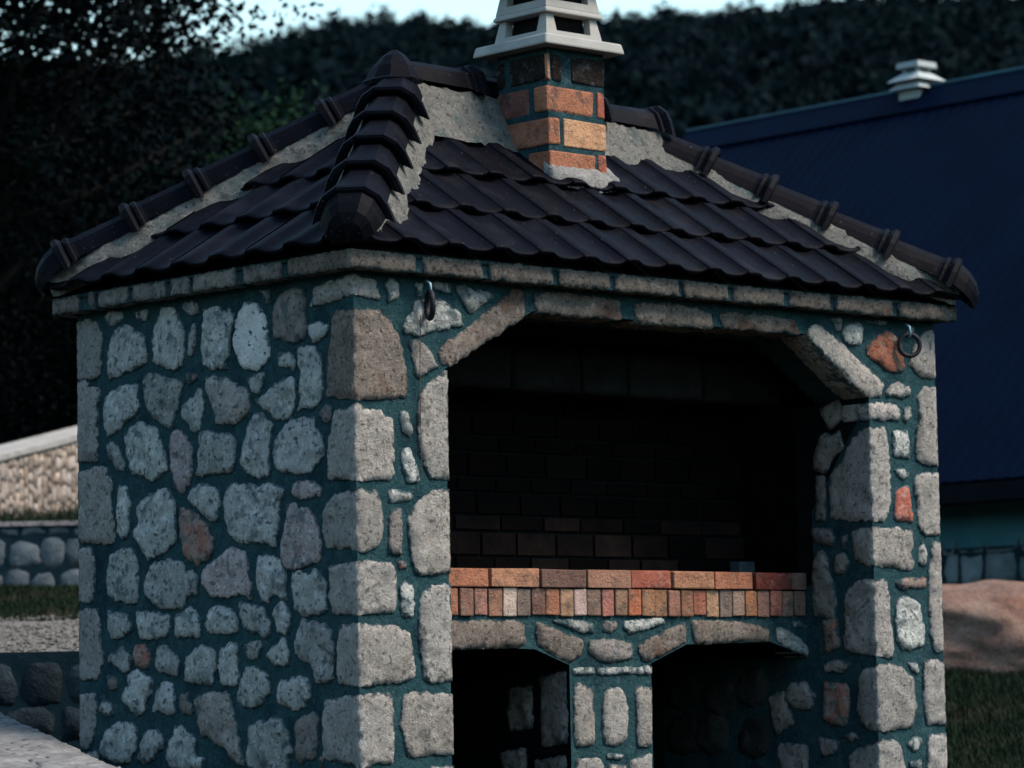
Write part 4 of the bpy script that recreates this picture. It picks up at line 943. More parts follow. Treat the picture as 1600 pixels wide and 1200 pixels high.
# cast concrete cowl in tiers
cow = MB()
cxm, cym = (CX0 + CX1) / 2, (CY0 + CY1) / 2 + 0.01
def frus(mb, h0, h1, z0, z1, hx=None):
    v = [(cxm + sx * h, cym + sy * h, zz) for (h, zz) in ((h0, z0), (h1, z1)) for (sx, sy) in ((-1, -1), (1, -1), (1, 1), (-1, 1))]
    mb.add(v, [(3, 2, 1, 0), (4, 5, 6, 7), (0, 1, 5, 4), (1, 2, 6, 5), (2, 3, 7, 6), (3, 0, 4, 7)])
def bevelled(mb, name, parent, b=0.008):
    bm = bmesh.new()
    bv = [bm.verts.new(p) for p in mb.v]
    for q in mb.f: bm.faces.new([bv[i] for i in q])
    bmesh.ops.recalc_face_normals(bm, faces=bm.faces[:])
    bmesh.ops.bevel(bm, geom=bm.edges[:], offset=b, segments=2, affect='EDGES', profile=0.5)
    me = bpy.data.meshes.new(name); bm.to_mesh(me); bm.free(); me.materials.append(CAPCON)
    return link(name, me, parent)
slab = MB(); frus(slab, 0.222, 0.212, CZ1, CZ1 + .045); slab_o = bevelled(slab, 'cowl_base', chim)
def tier(z0, h, r0_, r1_):
    """four walls leaning in, each with a window that is wider at the top"""
    mb = MB()
    sill = h * 0.30
    for q in range(4):
        c, s_ = math.cos(q * math.pi / 2), math.sin(q * math.pi / 2)
        def P(u, zz, dpt):
            k = (zz - z0) / h
            r = r0_ + (r1_ - r0_) * k - 0.02 * math.sin(k * math.pi) * 0 - dpt
            x, y = u * (r0_ + (r1_ - r0_) * k), -r
            return (cxm + x * c - y * s_, cym + x * s_ + y * c, zz)
        zs, zt = z0 + sill, z0 + h
        t = 0.035
        quads = [((-1, z0), (1, z0), (1, zs), (-1, zs)), ((-1, zs), (-.62, zs), (-.74, zt), (-1, zt)), ((.62, zs), (1, zs), (1, zt), (.74, zt))]
        for Q in quads:
            o_ = [P(u, zz, 0) for u, zz in Q]; i_ = [P(u * 0.985, zz, t) for u, zz in Q]
            mb.add(o_ + i_, [(0, 1, 2, 3), (7, 6, 5, 4), (0, 4, 5, 1), (1, 5, 6, 2), (2, 6, 7, 3), (3, 7, 4, 0)])
    return mb.build('cowl_tier', CAPCON, chim)
dark = surf('dark_cowl_core', [(0.3, (0.004, 0.004, 0.005)), (0.7, (0.01, 0.01, 0.011))], 10)  # dark box inside the cowl tiers, behind their windows
tier(CZ1 + .044, 0.105, 0.158, 0.138)
s2 = MB(); frus(s2, 0.160, 0.158, CZ1 + .147, CZ1 + .163); frus(s2, 0.157, 0.150, CZ1 + .161, CZ1 + .172); bevelled(s2, 'cowl_ring', chim, 0.005)
tier(CZ1 + .171, 0.105, 0.151, 0.132)
s3 = MB(); frus(s3, 0.185, 0.175, CZ1 + .274, CZ1 + .312); bevelled(s3, 'cowl_top', chim)
fl = MB(); frus(fl, 0.10, 0.10, CZ1 + .04, CZ1 + .277); fl.build('cowl_core', dark, chim)

# iron rings ----------------------------------------------------------------------
def ring(name, cx, cy, cz, R, rad, ang, label):
    root = empty(name, (cx, cy, cz + R))
    tag(root, label, 'ring', 'iron rings hung under the cornice')
    mb = MB()
    pts = [Vector((R * math.sin(t) * math.cos(ang), R * math.sin(t) * math.sin(ang), -R - R * math.cos(t))) for t in np.linspace(0, 2 * math.pi, 28)[:-1]]
    mb.tube(pts, rad, 8, close=True)
    mb.build('hoop', IRON, root, smooth=True)
    e = MB().tube([(0, 0.02, 0.045), (0, -0.004, 0.03), (0, -.006, 0.0), (0, 0.0, -.018)], 0.006, 8)
    e.build('eye_bolt', STEEL, root, smooth=True)
    return root
ring('iron_ring', 0.318, -0.055, 2.025 - .09, 0.048, 0.011, math.radians(62), 'iron ring seen edge-on under the cornice beside the near corner')
ring('iron_ring', 2.985, -0.05, 2.025 - .09, 0.046, 0.010, math.radians(-30), 'round iron ring hanging under the cornice at the far right corner')
wr = MB().tube([(0.300, -0.022, 1.90), (0.298, -0.016, 1.7), (0.297, -.016, 1.5), (0.300, -.016, 1.30)], 0.0016, 6)
tag(wr.build('wire', surf('rusty_wire', [(0.3, (0.06, 0.045, 0.035)), (0.7, (0.11, 0.08, 0.06))], 30), None), 'thin rusty wire hanging down the near stone pier below the ring', 'wire')

# ------------------------------------------------------------------ the site: lateral l (right of the path to the house), distance d, height z
FH, RH = Vector((0.67631288, 0.73661448, 0)), Vector((0.73661448, -0.67631288, 0))
def at(l, d, z):
    p = Vector((CAM.x, CAM.y, 0)) + RH * l + FH * d
    return Vector((p.x, p.y, z))
SKY_L = [-140, -117, -76, -66, -54, -32, -15, -2, 27, 44, 70, 85, 104, 121, 140]
SKY_Z = [167.5, 167.2, 170.7, 173.1, 177.5, 180.1, 178.1, 178.7, 177.3, 180.4, 180.6, 182.8, 184.2, 183.8, 182]
RD = [-60, -20, 0, 8, 11.5, 17, 19, 24, 27, 35, 60, 150, 900, 1150, 1500]
RZ = [-4, -2.2, -1.3, -.4, 0, 0, .06, .68, .92, 1.5, 3.6, 12, 176, 150, 60]
LD = [-60, -20, 0, 8, 11.5, 16.96, 17.02, 22, 24.98, 25.06, 29, 31, 35, 60, 150, 900, 1150, 1500]
LZ = [-4, -2.2, -1.3, -.4, 0, .04, .72, 1.06, 1.36, 1.74, 2.02, 2.12, 2.5, 4.5, 12, 176, 150, 60]
def ground_z(l, d):
    a = float(np.interp(d, RD, RZ)); b = float(np.interp(d, LD, LZ))
    k = min(1, max(0, (l + 1.2) / 1.4)) if d < 60 else 0.5
    z = b + (a - b) * k
    if d > 150:
        sk = (float(np.interp(l * 900 / d, SKY_L, SKY_Z)) - 6.5) / 176
        z = 12 + (z - 12) * sk
    if d < 60: z += 0.02 * noise.noise(Vector((l * .8, d * .8, 0))) * (1 if d > 17.2 or d < 11 else 0)
    return z
ds = sorted(set([-60, -40, -20, -10, -4, 0, 3, 6, 9, 11, 12.5, 14, 15.5, 16.5, 16.96, 17.02] + [17.2 + .35 * i for i in range(22)] + [24.98, 25.06, 25.5, 26.3, 27, 28, 29, 30, 31, 33, 35, 40, 46, 54, 60, 75, 95, 120, 150, 190, 240, 300, 370, 450, 540, 640, 740, 820, 870, 900, 930, 1000, 1150, 1500]))
ls = [-1.0, -.8, -.62, -.5, -.4, -.32, -.25, -.2] + [-.17 + .01 * i for i in range(35)] + [.2, .25, .32, .4, .5, .62, .8, 1.0]
v, f = [], []
for d in ds:
    for t in ls:
        l = t * (max(d, 0) * 1.0 + 22 * max(0, 1 - d / 900) * abs(t) + 4)
        v.append(at(l, d, ground_z(l, d)))
m = len(ls)
for i in range(len(ds) - 1):
    for k in range(m - 1): f.append((i * m + k, i * m + k + 1, (i + 1) * m + k + 1, (i + 1) * m + k))
GROUND = surf('dark_turf_and_soil', [(0.3, (0.004, 0.007, 0.004)), (0.5, (0.009, 0.012, 0.007)), (0.7, (0.022, 0.018, 0.013))], 2.2, rough=1.0, bumps=((9, 0.8, 0.06), (50, 0.8, 0.03)))
tag(obj('ground', v, f, GROUND, None, smooth=True), kind='structure')

# gravel terrace on the left
GRAV = surf('grey_gravel', [(0.3, (0.09, 0.083, 0.077)), (0.6, (0.16, 0.15, 0.135)), (0.8, (0.25, 0.232, 0.21))], 30, rough=1.0, bumps=((60, 1.0, 0.02),))
v, f = [], []
nd, nl = 22, 18
for i in range(nd + 1):
    for k in range(nl + 1):
        d = 17.03 + 5.0 * i / nd; l = -4.6 + 3.6 * k / nl + (0.25 * noise.noise(Vector((i * .4, k * .4, 2))))
        if i == nd: d += 0.4 * noise.noise(Vector((k * .9, 1, 0)))
        v.append(at(l, d, ground_z(l, d) + 0.012 + 0.01 * noise.noise(Vector((i * .7, k * .7, 5)))))
for i in range(nd):
    for k in range(nl): f.append((i * (nl + 1) + k, i * (nl + 1) + k + 1, (i + 1) * (nl + 1) + k + 1, (i + 1) * (nl + 1) + k))
tag(obj('gravel_path', v, f, GRAV, None, smooth=True), kind='structure')
v, f = [], []
OCT = [(1, 0, 0), (-1, 0, 0), (0, 1, 0), (0, -1, 0), (0, 0, 1), (0, 0, -1)]
OF = [(0, 2, 4), (2, 1, 4), (1, 3, 4), (3, 0, 4), (2, 0, 5), (1, 2, 5), (3, 1, 5), (0, 3, 5)]
for i in range(5200):
    d = 17.05 + 4.9 * random.random(); l = -4.4 + 3.3 * random.random()
    if d > 20.6 and noise.noise(Vector((l * 1.6, d * 1.6, 4))) > -0.1 + (22 - d) * .2: continue
    c = at(l, d, ground_z(l, d) + 0.02); s = random.uniform(.010, .028)
    b = len(v); R = Matrix.Rotation(random.random() * 6, 3, 'Z')
    sx, sy, sz = s * random.uniform(.7, 1.4), s * random.uniform(.6, 1.1), s * random.uniform(.4, .8)
    v += [c + R @ Vector((p[0] * sx, p[1] * sy, p[2] * sz)) for p in OCT]; f += [tuple(q + b for q in t) for t in OF]
tag(obj('gravel', v, f, GRAV), 'loose grey gravel in front of the grass strip at left', 'gravel', kind='stuff')

# grass
def grass(name, region, count, label, hmin, hmax, mat):
    v, f = [], []
    for i in range(count):
        l, d = region()
        if l is None: continue
        if noise.noise(Vector((l * 1.3, d * 1.0, 7))) + 0.5 * noise.noise(Vector((l * 4, d * 3, 1))) < -0.75 + 0.25 * random.random(): continue
        z = ground_z(l, d) - 0.005
        h = random.uniform(hmin, hmax) * (1.25 + 0.7 * noise.noise(Vector((l * 1.7, d * 1.7, 3))))
        a = random.random() * 6.28; lean = random.uniform(.1, .8) * h
        w = random.uniform(.0025, .005)
        c = at(l, d, z); dx, dy = math.cos(a), math.sin(a)
        b = len(v)
        v += [(c.x - dy * w, c.y + dx * w, c.z), (c.x + dy * w, c.y - dx * w, c.z), (c.x + dx * lean * .35 + dy * w * .8, c.y + dy * lean * .35 - dx * w * .8, c.z + h * .6), (c.x + dx * lean * .35 - dy * w * .8, c.y + dy * lean * .35 + dx * w * .8, c.z + h * .6), (c.x + dx * lean, c.y + dy * lean, c.z + h)]
        f += [(b, b + 1, b + 2, b + 3), (b + 3, b + 2, b + 4)]
    return tag(obj(name, v, f, mat), label, 'grass', kind='stuff')
GRASS = surf('dull_green_grass', [(0.3, (0.003, 0.010, 0.005)), (0.5, (0.006, 0.015, 0.006)), (0.62, (0.016, 0.020, 0.010)), (0.76, (0.055, 0.042, 0.030))], 1.6, rough=0.9, bumps=(), spec=0.1)
grass('grass', lambda: (random.uniform(1.9, 4.6), random.uniform(17.6, 25.2)), 75000, 'short dark green grass below the boulder at right', .03, .075, GRASS)
grass('grass', lambda: (random.uniform(-4.8, -1.6), 21.2 + 3.6 * random.random() ** .7), 32000, 'dull green grass strip between gravel and stone wall at left', .02, .05, GRASS)
grass('grass', lambda: (random.uniform(-5.6, -2.6), random.uniform(25.3, 29.5)), 6000, 'weeds growing on top of the mid stone wall', .05, .16, GRASS)

# random rubble walls ---------------------------------------------------------------
def rubble(name, p0, p1, ztop0, ztop1, zbot, thick, size, mortar, mats, label, group=None, cap=None, rows=None, joint=0.02, proud=0.02, elong=1.3, columns=False):
    """wall from p0 to p1 (horizontal), facing the viewer's side; each stone its own piece"""
    p0, p1 = Vector(p0), Vector(p1)
    L = (p1 - p0).length
    u = (p1 - p0).normalized(); n = Vector((u.y, -u.x, 0))
    if (Vector((CAM.x, CAM.y, 0)) - p0).dot(n) < 0: n = -n
    root = empty(name, (p0.x, p0.y, zbot))
    tag(root, label, 'wall', group)
    inv = Vector((p0.x, p0.y, zbot))
    def W3(s, z, h): return tuple(p0 + u * s + n * h + Vector((0, 0, z)) - inv)
    tz = lambda s: ztop0 + (ztop1 - ztop0) * s / L
    mb = MB()
    N = max(2, int(L / .5))
    for i in range(N):
        s0, s1 = L * i / N, L * (i + 1) / N
        vv = [W3(s0, zbot, 0), W3(s1, zbot, 0), W3(s1, tz(s1), 0), W3(s0, tz(s0), 0), W3(s0, zbot, -thick), W3(s1, zbot, -thick), W3(s1, tz(s1), -thick), W3(s0, tz(s0), -thick)]
        mb.add(vv, [(0, 1, 2, 3), (5, 4, 7, 6), (3, 2, 6, 7)])
    core = mb.build('mortar_core', mortar, root)
    rd = random.Random(hash(label) % 1000 if False else len(label) * 7 + int(L * 10))
    hmax = max(ztop0, ztop1)
    z = zbot
    if columns:
        s = 0.0
        while s < L - .02:
            wd_ = size * rd.uniform(.35, .75)
            zz = zbot - size * rd.random()
            while zz < tz(s) - .02:
                hh = size * rd.uniform(.6, 1.6)
                zt = min(zz + hh, tz(s) - .005); zb_ = max(zz, zbot)
                if zt - zb_ > .03:
                    w2 = wd_ - joint; q = wd_ * .16
                    poly = [(s + w2 * fx + rd.uniform(-q, q), zb_ + joint / 2 + (zt - zb_ - joint) * fz + rd.uniform(-q, q) * .6) for fx, fz in ((.2, .02), (.8, 0), (1, .25), (.95, .8), (.7, 1), (.25, .97), (0, .7), (.02, .25))]
                    poly = [(min(max(a, 0), L), min(max(b, zbot + .002), tz(s))) for a, b in poly]
                    stone('stone', poly, W3, rd.choice(mats), core, proud=proud, rough=proud * .6, jit=.002, step=.03, grid=.035, depth=0.02, bulge=.012)
                zz += hh
            s += wd_
        return root, core, W3, L, tz
    while z < hmax - joint:
        hgt = size * rd.uniform(.75, 1.25)
        s = -size * rd.random()
        while s < L:
            wdt = size * rd.uniform(.7, 1.7) * elong
            s0, s1 = max(s, 0), min(s + wdt, L)
            if s1 - s0 > size * .35:
                zt = min(z + hgt * rd.uniform(.85, 1.05), tz((s0 + s1) / 2) - joint * .3)
                zb_ = z + rd.uniform(-.1, .1) * size * .3
                if zt - zb_ > size * .3:
                    j = joint
                    q = size * .16
                    poly = []
                    w_, h_ = s1 - s0 - 2 * j, zt - zb_ - 2 * j
                    for (fx, fz) in ((.12, 0), (.55, -.03), (.9, .02), (1, .3), (.98, .75), (.85, 1), (.4, 1.02), (.1, .96), (0, .6), (.02, .22)):
                        poly.append((s0 + j + w_ * fx + rd.uniform(-q, q) * .5, zb_ + j + h_ * fz + rd.uniform(-q, q) * .45))
                    poly = [(min(max(a, 0), L), max(b, zbot + .005)) for a, b in poly]
                    stone('stone', poly, W3, rd.choice(mats), core, proud=proud, rough=proud * .7, jit=size * .03, step=size * .22, grid=size * .28, depth=0.03, bulge=size * .15)
            s += wdt
        z += hgt
    return root, core, W3, L, tz
WG = surf('grey_wall_stone', [(0.3, (0.05, 0.062, 0.07)), (0.55, (0.09, 0.105, 0.115)), (0.8, (0.14, 0.15, 0.155))], 6, vary=0.25, bumps=((15, 0.8, 0.03), (60, 0.7, 0.01)))
WD = surf('dark_wall_stone', [(0.3, (0.012, 0.020, 0.026)), (0.55, (0.022, 0.033, 0.040)), (0.8, (0.038, 0.048, 0.054))], 6, vary=0.25, bumps=((15, 0.8, 0.03), (60, 0.7, 0.01)))
WP = surf('pale_tan_wall_stone', [(0.3, (0.10, 0.085, 0.07)), (0.5, (0.30, 0.25, 0.21)), (0.75, (0.46, 0.40, 0.35))], 9, vary=0.3, tintvar=0.3, bumps=((25, 0.9, 0.02),))
WT = surf('teal_wall_mortar', [(0.3, (0.005, 0.016, 0.022)), (0.7, (0.012, 0.028, 0.036))], 12, bumps=((60, 0.7, 0.01),))
A0, A1 = at(-4.2, 16.90, 0), at(-1.45, 16.90, 0)
rubble('retaining_wall', A0, A1, .765, .765, -.02, .28, .19, WT, [WD], 'low dark stone wall below the gravel terrace at left', elong=.9, joint=.010, proud=.012)
B0, B1 = at(-5.6, 24.94, 0), at(-2.6, 24.94, 0)
rb, rc, W3b, Lb, _ = rubble('retaining_wall', B0, B1, 1.80, 1.80, 1.28, .3, .19, WT, [WG], 'blue-grey stone retaining wall behind the grass strip at left', elong=.85, joint=.010, proud=.012)
mb = MB()
for i in range(7):
    s0, s1 = Lb * i / 7 + .004, Lb * (i + 1) / 7 - .004
    vv = [W3b(a, z, h) for z in (1.802, 1.835) for h in (.02, -.3) for a in (s0, s1)]
    obj('coping_slab', vv, [(0, 1, 3, 2), (4, 6, 7, 5), (0, 4, 5, 1), (2, 3, 7, 6), (0, 2, 6, 4), (1, 5, 7, 3)], SM['p'], rc)
# pale wall climbing to the right beyond it
P0, P1 = at(-5.4, 27.6, 0), at(-3.2, 33.4, 0)
rp, rpc, W3p, Lp, tzp = rubble('stair_wall', P0, P1, 2.16, 3.32, 1.85, .45, .13, surf('tan_mortar', [(0.3, (0.05, 0.045, 0.04)), (0.7, (0.10, 0.085, 0.075))], 12, bumps=((50, .7, .01),)), [WP], 'pale tan stone wall with a sloping top climbing at far left', elong=.55, joint=.007, proud=.014, columns=True)
vv = []
for a in np.linspace(0, Lp, 12):
    for (h, dz_) in ((.03, 0), (.035, .05), (-.46, .05), (-.46, 0)): vv.append(W3p(a, tzp(a) + .003 + dz_ + .008 * noise.noise(Vector((a * 3, h * 5, 1))), h))
ff = []
for i in range(11):
    for k in range(4): ff.append((i * 4 + k, i * 4 + (k + 1) % 4, (i + 1) * 4 + (k + 1) % 4, (i + 1) * 4 + k))
obj('coping', vv, ff, surf('pale_coping', [(0.3, (0.22, 0.22, 0.21)), (0.7, (0.36, 0.35, 0.33))], 8, bumps=((30, .7, .02),)), rp)

# foreground wall whose stone-paved top shows at the lower left
fa, fb = at(-2.10, 14.0, .473), at(-1.34, 11.5, .29)
fdir = (fb - fa); 
ea, eb = fa - fdir * .35, fb + fdir * .55
side = Vector((-0.85, -0.45, 0)).normalized()
root = empty('paved_wall', (eb.x, eb.y, 0)); tag(root, 'low wall with a pale flagstone top in the near left corner', 'wall')
o_ = Vector((eb.x, eb.y, 0))
WDT = 1.15
vv = [ea, eb, eb + side * WDT, ea + side * WDT]
vv = [p - o_ + Vector((0, 0, -.012)) for p in vv]; vv += [Vector((p.x, p.y, -.4)) for p in vv]
core = obj('wall_core', vv, [(0, 1, 2, 3), (0, 4, 5, 1), (1, 5, 6, 2), (2, 6, 7, 3), (3, 7, 4, 0)], surf('pale_joint_mortar', [(0.3, (0.09, 0.09, 0.09)), (0.7, (0.15, 0.15, 0.145))], 14, bumps=((40, .8, .01),)), root)
FLAG = surf('flagstone', [(0.3, (0.085, 0.087, 0.09)), (0.55, (0.14, 0.14, 0.138)), (0.8, (0.21, 0.205, 0.20))], 8, vary=0.15, bumps=((18, 0.9, 0.02), (80, 0.6, 0.008)))
Lf = (eb - ea).length; uf = (eb - ea).normalized()
nf = uf.cross(side).normalized()
if nf.z < 0: nf = -nf
rd = random.Random(5)
t = 0.0
while t < Lf:
    hgt = rd.uniform(.07, .13)
    s = -.05 * rd.random()
    first = True
    while s < WDT:
        w_ = rd.uniform(.28, .6)
        s0, s1 = (s if not first else rd.uniform(-.03, .0)), min(s + w_, WDT)
        first = False
        j = .007
        poly = [(s0 + j, t + j + rd.uniform(-.01, .01)), ((s0 + s1) / 2, t + j + rd.uniform(-.015, .01)), (s1 - j, t + j + rd.uniform(-.01, .01)), (s1 - j + rd.uniform(-.01, .01), t + hgt - j), ((s0 + s1) / 2, t + hgt - j + rd.uniform(-.01, .015)), (s0 + j, t + hgt - j)]
        stone('flagstone', poly, lambda a, b, h: tuple(ea - o_ + side * a + uf * b + nf * h), FLAG, core, proud=.008, rough=.005, jit=.005, step=.03, grid=.035, depth=.05, bulge=.012)
        s += w_
    t += hgt

# boulder -------------------------------------------------------------------------
bm = bmesh.new()
bmesh.ops.create_icosphere(bm, subdivisions=5, radius=1.0)
_b = random.Random(4)
cuts = [(Vector((_b.uniform(-1, 1), _b.uniform(-1, 1), _b.uniform(-.3, 1))).normalized(), _b.uniform(.60, .82)) for _ in range(16)]
for q in bm.verts:
    p = q.co.copy()
    for nrm, dd in cuts:
        e = p.dot(nrm) - dd
        if e > 0: p -= nrm * e * .88
    n1 = noise.noise(p * 1.7) * .10 + noise.noise(p * 3.1) * .08 + noise.noise(p * 6) * .05 + noise.noise(p * 15) * .022
    p *= 1 + n1
    p.x *= 1.5; p.y *= .8
    p.z *= .47 * (1.0 - .14 * p.x)
    q.co = p
me = bpy.data.meshes.new('boulder'); bm.to_mesh(me); bm.free()
me.polygons.foreach_set('use_smooth', [True] * len(me.polygons))
me.materials.append(surf('pinkish_tan_rock', [(0.3, (0.11, 0.062, 0.046)), (0.5, (0.23, 0.142, 0.108)), (0.7, (0.32, 0.225, 0.18))], 2.4, detail=8, bumps=((5, 1.0, 0.12), (16, 1.0, 0.05), (50, 1.0, 0.02)), spots=((5, .58, .7, (0.30, 0.15, 0.10), .6), (30, .62, .7, (.12, .09, .08), .6))))
bo = link('boulder', me)
bo.location = at(3.65, 23.6, .83)
bo.rotation_euler = (0, math.radians(8), math.atan2(RH.y, RH.x))
tag(bo, 'large pinkish tan boulder lying on the grass at right', 'boulder')

# metal-roofed house ---------------------------------------------------------------
hx, hz, hy1 = 16.401, 6.048, 14.33
ex, ez = 12.24, 2.068
hy0 = 1.5
house = empty('metal_roofed_house', (ex + .5, (hy0 + hy1) / 2, 0.9))
tag(house, 'house with a large dark blue ribbed metal roof at right', 'house')
ho = Vector(house.location)
def HB(mb, name, mat, parent=house, smooth=False):
    mb.v = [tuple(Vector(p) - ho) for p in mb.v]
    return mb.build(name, mat, parent, smooth)
NAVY = surf('dark_blue_roof_sheet', [(0.3, (0.0001, 0.0022, 0.0095)), (0.7, (0.0002, 0.0032, 0.013))], 1.5, rough=0.6, spec=0.02, bumps=((3, .05, .02),))
mb = MB()
nrm = Vector((-(hz - ez), 0, hx - ex)).normalized()
ys = []
y = hy0
pts = []
while y < hy1:
    for (dy, hh) in ((0, 0), (.085, 0), (.10, .008), (.135, .008)): pts.append((min(y + dy, hy1), hh))
    y += .15
pts.append((hy1, 0))
v, f = [], []
for (yy, hh) in pts:
    v.append((ex + nrm.x * hh, yy, ez + nrm.z * hh)); v.append((hx + nrm.x * hh, yy, hz + nrm.z * hh))
for i in range(len(pts) - 1):
    if pts[i + 1][0] - pts[i][0] > 1e-6: f.append((2 * i, 2 * i + 1, 2 * i + 3, 2 * i + 2))
mb.add(v, f)
rx2 = hx + (hx - ex)
mb.add([(hx, hy0, hz), (hx, hy1, hz), (rx2, hy1, ez), (rx2, hy0, ez)], [(0, 1, 2, 3)])
rf = HB(mb, 'roof', NAVY)
TEAL = surf('teal_roof_trim', [(0.3, (0.008, 0.045, 0.065)), (0.7, (0.015, 0.07, 0.09))], 3, rough=0.4)
cap_ = MB().add([(hx - .26, hy0, hz - .21), (hx - .02, hy0, hz + .035), (hx + .02, hy0, hz + .035), (hx + .26, hy0, hz - .19), (hx - .26, hy1 + .02, hz - .21), (hx - .02, hy1 + .02, hz + .035), (hx + .02, hy1 + .02, hz + .035), (hx + .26, hy1 + .02, hz - .19)], [(0, 4, 5, 1), (1, 5, 6, 2), (2, 6, 7, 3), (4, 7, 6, 5)])
HB(cap_, 'ridge_flashing', NAVY, rf)
HB(MB().tube([(hx - .005, hy0, hz + .045), (hx - .005, hy1 + .03, hz + .045)], .022, 8), 'ridge_roll', TEAL, rf, True)
fas = MB().box(ex - .02, ex + .02, hy0, hy1, ez - .16, ez - .02)
HB(fas, 'fascia', surf('dark_fascia', [(.3, (.002, .004, .006)), (.7, (.004, .006, .009))], 5), rf)
sof = MB().box(ex + .02, ex + .6, hy0, hy1 - .1, ez - .14, ez - .12)
HB(sof, 'soffit', surf('dark_timber_soffit', [(.3, (.012, .010, .009)), (.7, (.03, .022, .018))], 5), rf)
WALL = surf('teal_grey_render', [(0.3, (0.03, 0.11, 0.15)), (0.55, (0.05, 0.155, 0.20)), (0.8, (0.075, 0.19, 0.235))], 1.5, rough=0.9, bumps=((60, .4, .006),))
HB(MB().box(ex + .55, rx2 - .5, hy0 + .2, hy1 - .3, .4, ez - .12), 'wall', WALL)
pl = MB()
gv = [(ex + .55, hy1 - .3, ez - .12), (rx2 - .5, hy1 - .3, ez - .12), (hx, hy1 - .3, hz - .08)]
HB(MB().add(gv, [(0, 1, 2)]).add([(a, hy0 + .2, c) for a, b, c in gv], [(0, 2, 1)]), 'gable', WALL)
PST = surf('teal_grey_plinth_stone', [(0.3, (0.08, 0.115, 0.13)), (0.55, (0.14, 0.18, 0.195)), (0.8, (0.20, 0.235, 0.245))], 6, vary=0.25, bumps=((15, 0.8, 0.03), (60, 0.7, 0.01)))
plinth = HB(MB().box(ex + .45, ex + .56, hy0 + .1, hy1 - .2, .3, 1.585), 'plinth', WT)
rd = random.Random(3)
z = .75
while z < 1.54:
    hgt = rd.uniform(.15, .24)
    y = 5.6
    while y < 10.5:
        w_ = rd.uniform(.16, .40)
        zo = rd.uniform(-.035, .035); zt = min(z + hgt + rd.uniform(-.03, .03), 1.58)
        j = .014
        q = .02
        poly = [(y + j + rd.uniform(0, .04), z + j + rd.uniform(-q, q)), (y + w_ * .5, z + j + rd.uniform(-q, q)), (y + w_ - j - rd.uniform(0, .04), z + j), (y + w_ - j, z + hgt * .5), (y + w_ - j - rd.uniform(0, .05), zt - j), (y + w_ * .5, zt - j + rd.uniform(-q, 0)), (y + j + rd.uniform(0, .03), zt - j), (y + j, z + hgt * .5)]
        stone('stone', poly, lambda s, zz, h: tuple(Vector((ex + .45 - h, s, zz)) - ho), PST, plinth, proud=.016, rough=.010, jit=.006, step=.04, grid=.06, depth=.02, bulge=.03)
        y += w_
    z += hgt
# its vent cowl on the ridge
vc = empty('roof_vent_cowl', (hx, 11.35, hz + .02)); 
vc.parent = house; vc.location = Vector((hx, 11.35, hz - .03)) - ho
WHT_C = surf('pale_cowl_concrete', [(0.3, (0.26, 0.30, 0.30)), (0.7, (0.34, 0.37, 0.365))], 5, bumps=((60, .2, .004),))
def fr2(h0, h1, z0, z1):
    v = [(sx * h, sy * h, zz) for (h, zz) in ((h0, z0), (h1, z1)) for (sx, sy) in ((-1, -1), (1, -1), (1, 1), (-1, 1))]
    return v, [(3, 2, 1, 0), (4, 5, 6, 7), (0, 1, 5, 4), (1, 2, 6, 5), (2, 3, 7, 6), (3, 0, 4, 7)]
MB().add(*fr2(.12, .12, -.2, .12)).build('shaft', WHT_C, vc)
MB().add(*fr2(.19, .13, .055, .115)).build('lower_skirt', WHT_C, vc)
MB().add(*fr2(.20, .10, .135, .215)).build('upper_skirt', WHT_C, vc)
for sx in (-1, 1):
    for sy in (-1, 1): MB().box(sx * .075 - .015, sx * .075 + .015, sy * .075 - .015, sy * .075 + .015, .21, .265).build('post', WHT_C, vc)
MB().add(*fr2(.135, .13, .262, .315)).build('lid', WHT_C, vc)

# trees ---------------------------------------------------------------------------
def leafmat(name, a, b, c, sc=1.2):
    m, n, l, bs = newmat(name)
    tc = n.new('ShaderNodeTexCoord'); t = n.new('ShaderNodeTexNoise'); t.inputs['Scale'].default_value = sc; t.inputs['Detail'].default_value = 5
    l.new(tc.outputs['Object'], t.inputs['Vector'])
    r = ramp(n, [(0.3, a), (0.52, b), (0.72, c)]); l.new(t.outputs[0], r.inputs[0]); l.new(r.outputs[0], bs.inputs['Base Color'])
    bs.inputs['Roughness'].default_value = 0.75; bs.inputs['Specular IOR Level'].default_value = 0.03
    return m
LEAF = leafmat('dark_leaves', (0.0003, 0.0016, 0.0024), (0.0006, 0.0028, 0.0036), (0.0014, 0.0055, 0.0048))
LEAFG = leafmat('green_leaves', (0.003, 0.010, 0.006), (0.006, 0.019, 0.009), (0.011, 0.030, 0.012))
BARK = surf('dark_bark', [(0.3, (0.008, 0.008, 0.008)), (0.7, (0.022, 0.019, 0.016))], 6, bumps=((20, 1, .03),))
def np_mesh(name, V, F, mat, parent):
    me = bpy.data.meshes.new(name)
    me.vertices.add(len(V)); me.vertices.foreach_set('co', V.astype(np.float32).ravel())
    nf_ = len(F); k = F.shape[1]
    me.loops.add(nf_ * k); me.loops.foreach_set('vertex_index', F.astype(np.int32).ravel())
    me.polygons.add(nf_); me.polygons.foreach_set('loop_start', np.arange(0, nf_ * k, k, dtype=np.int32))
    me.update(calc_edges=True); me.materials.append(mat)
    return link(name, me, parent)
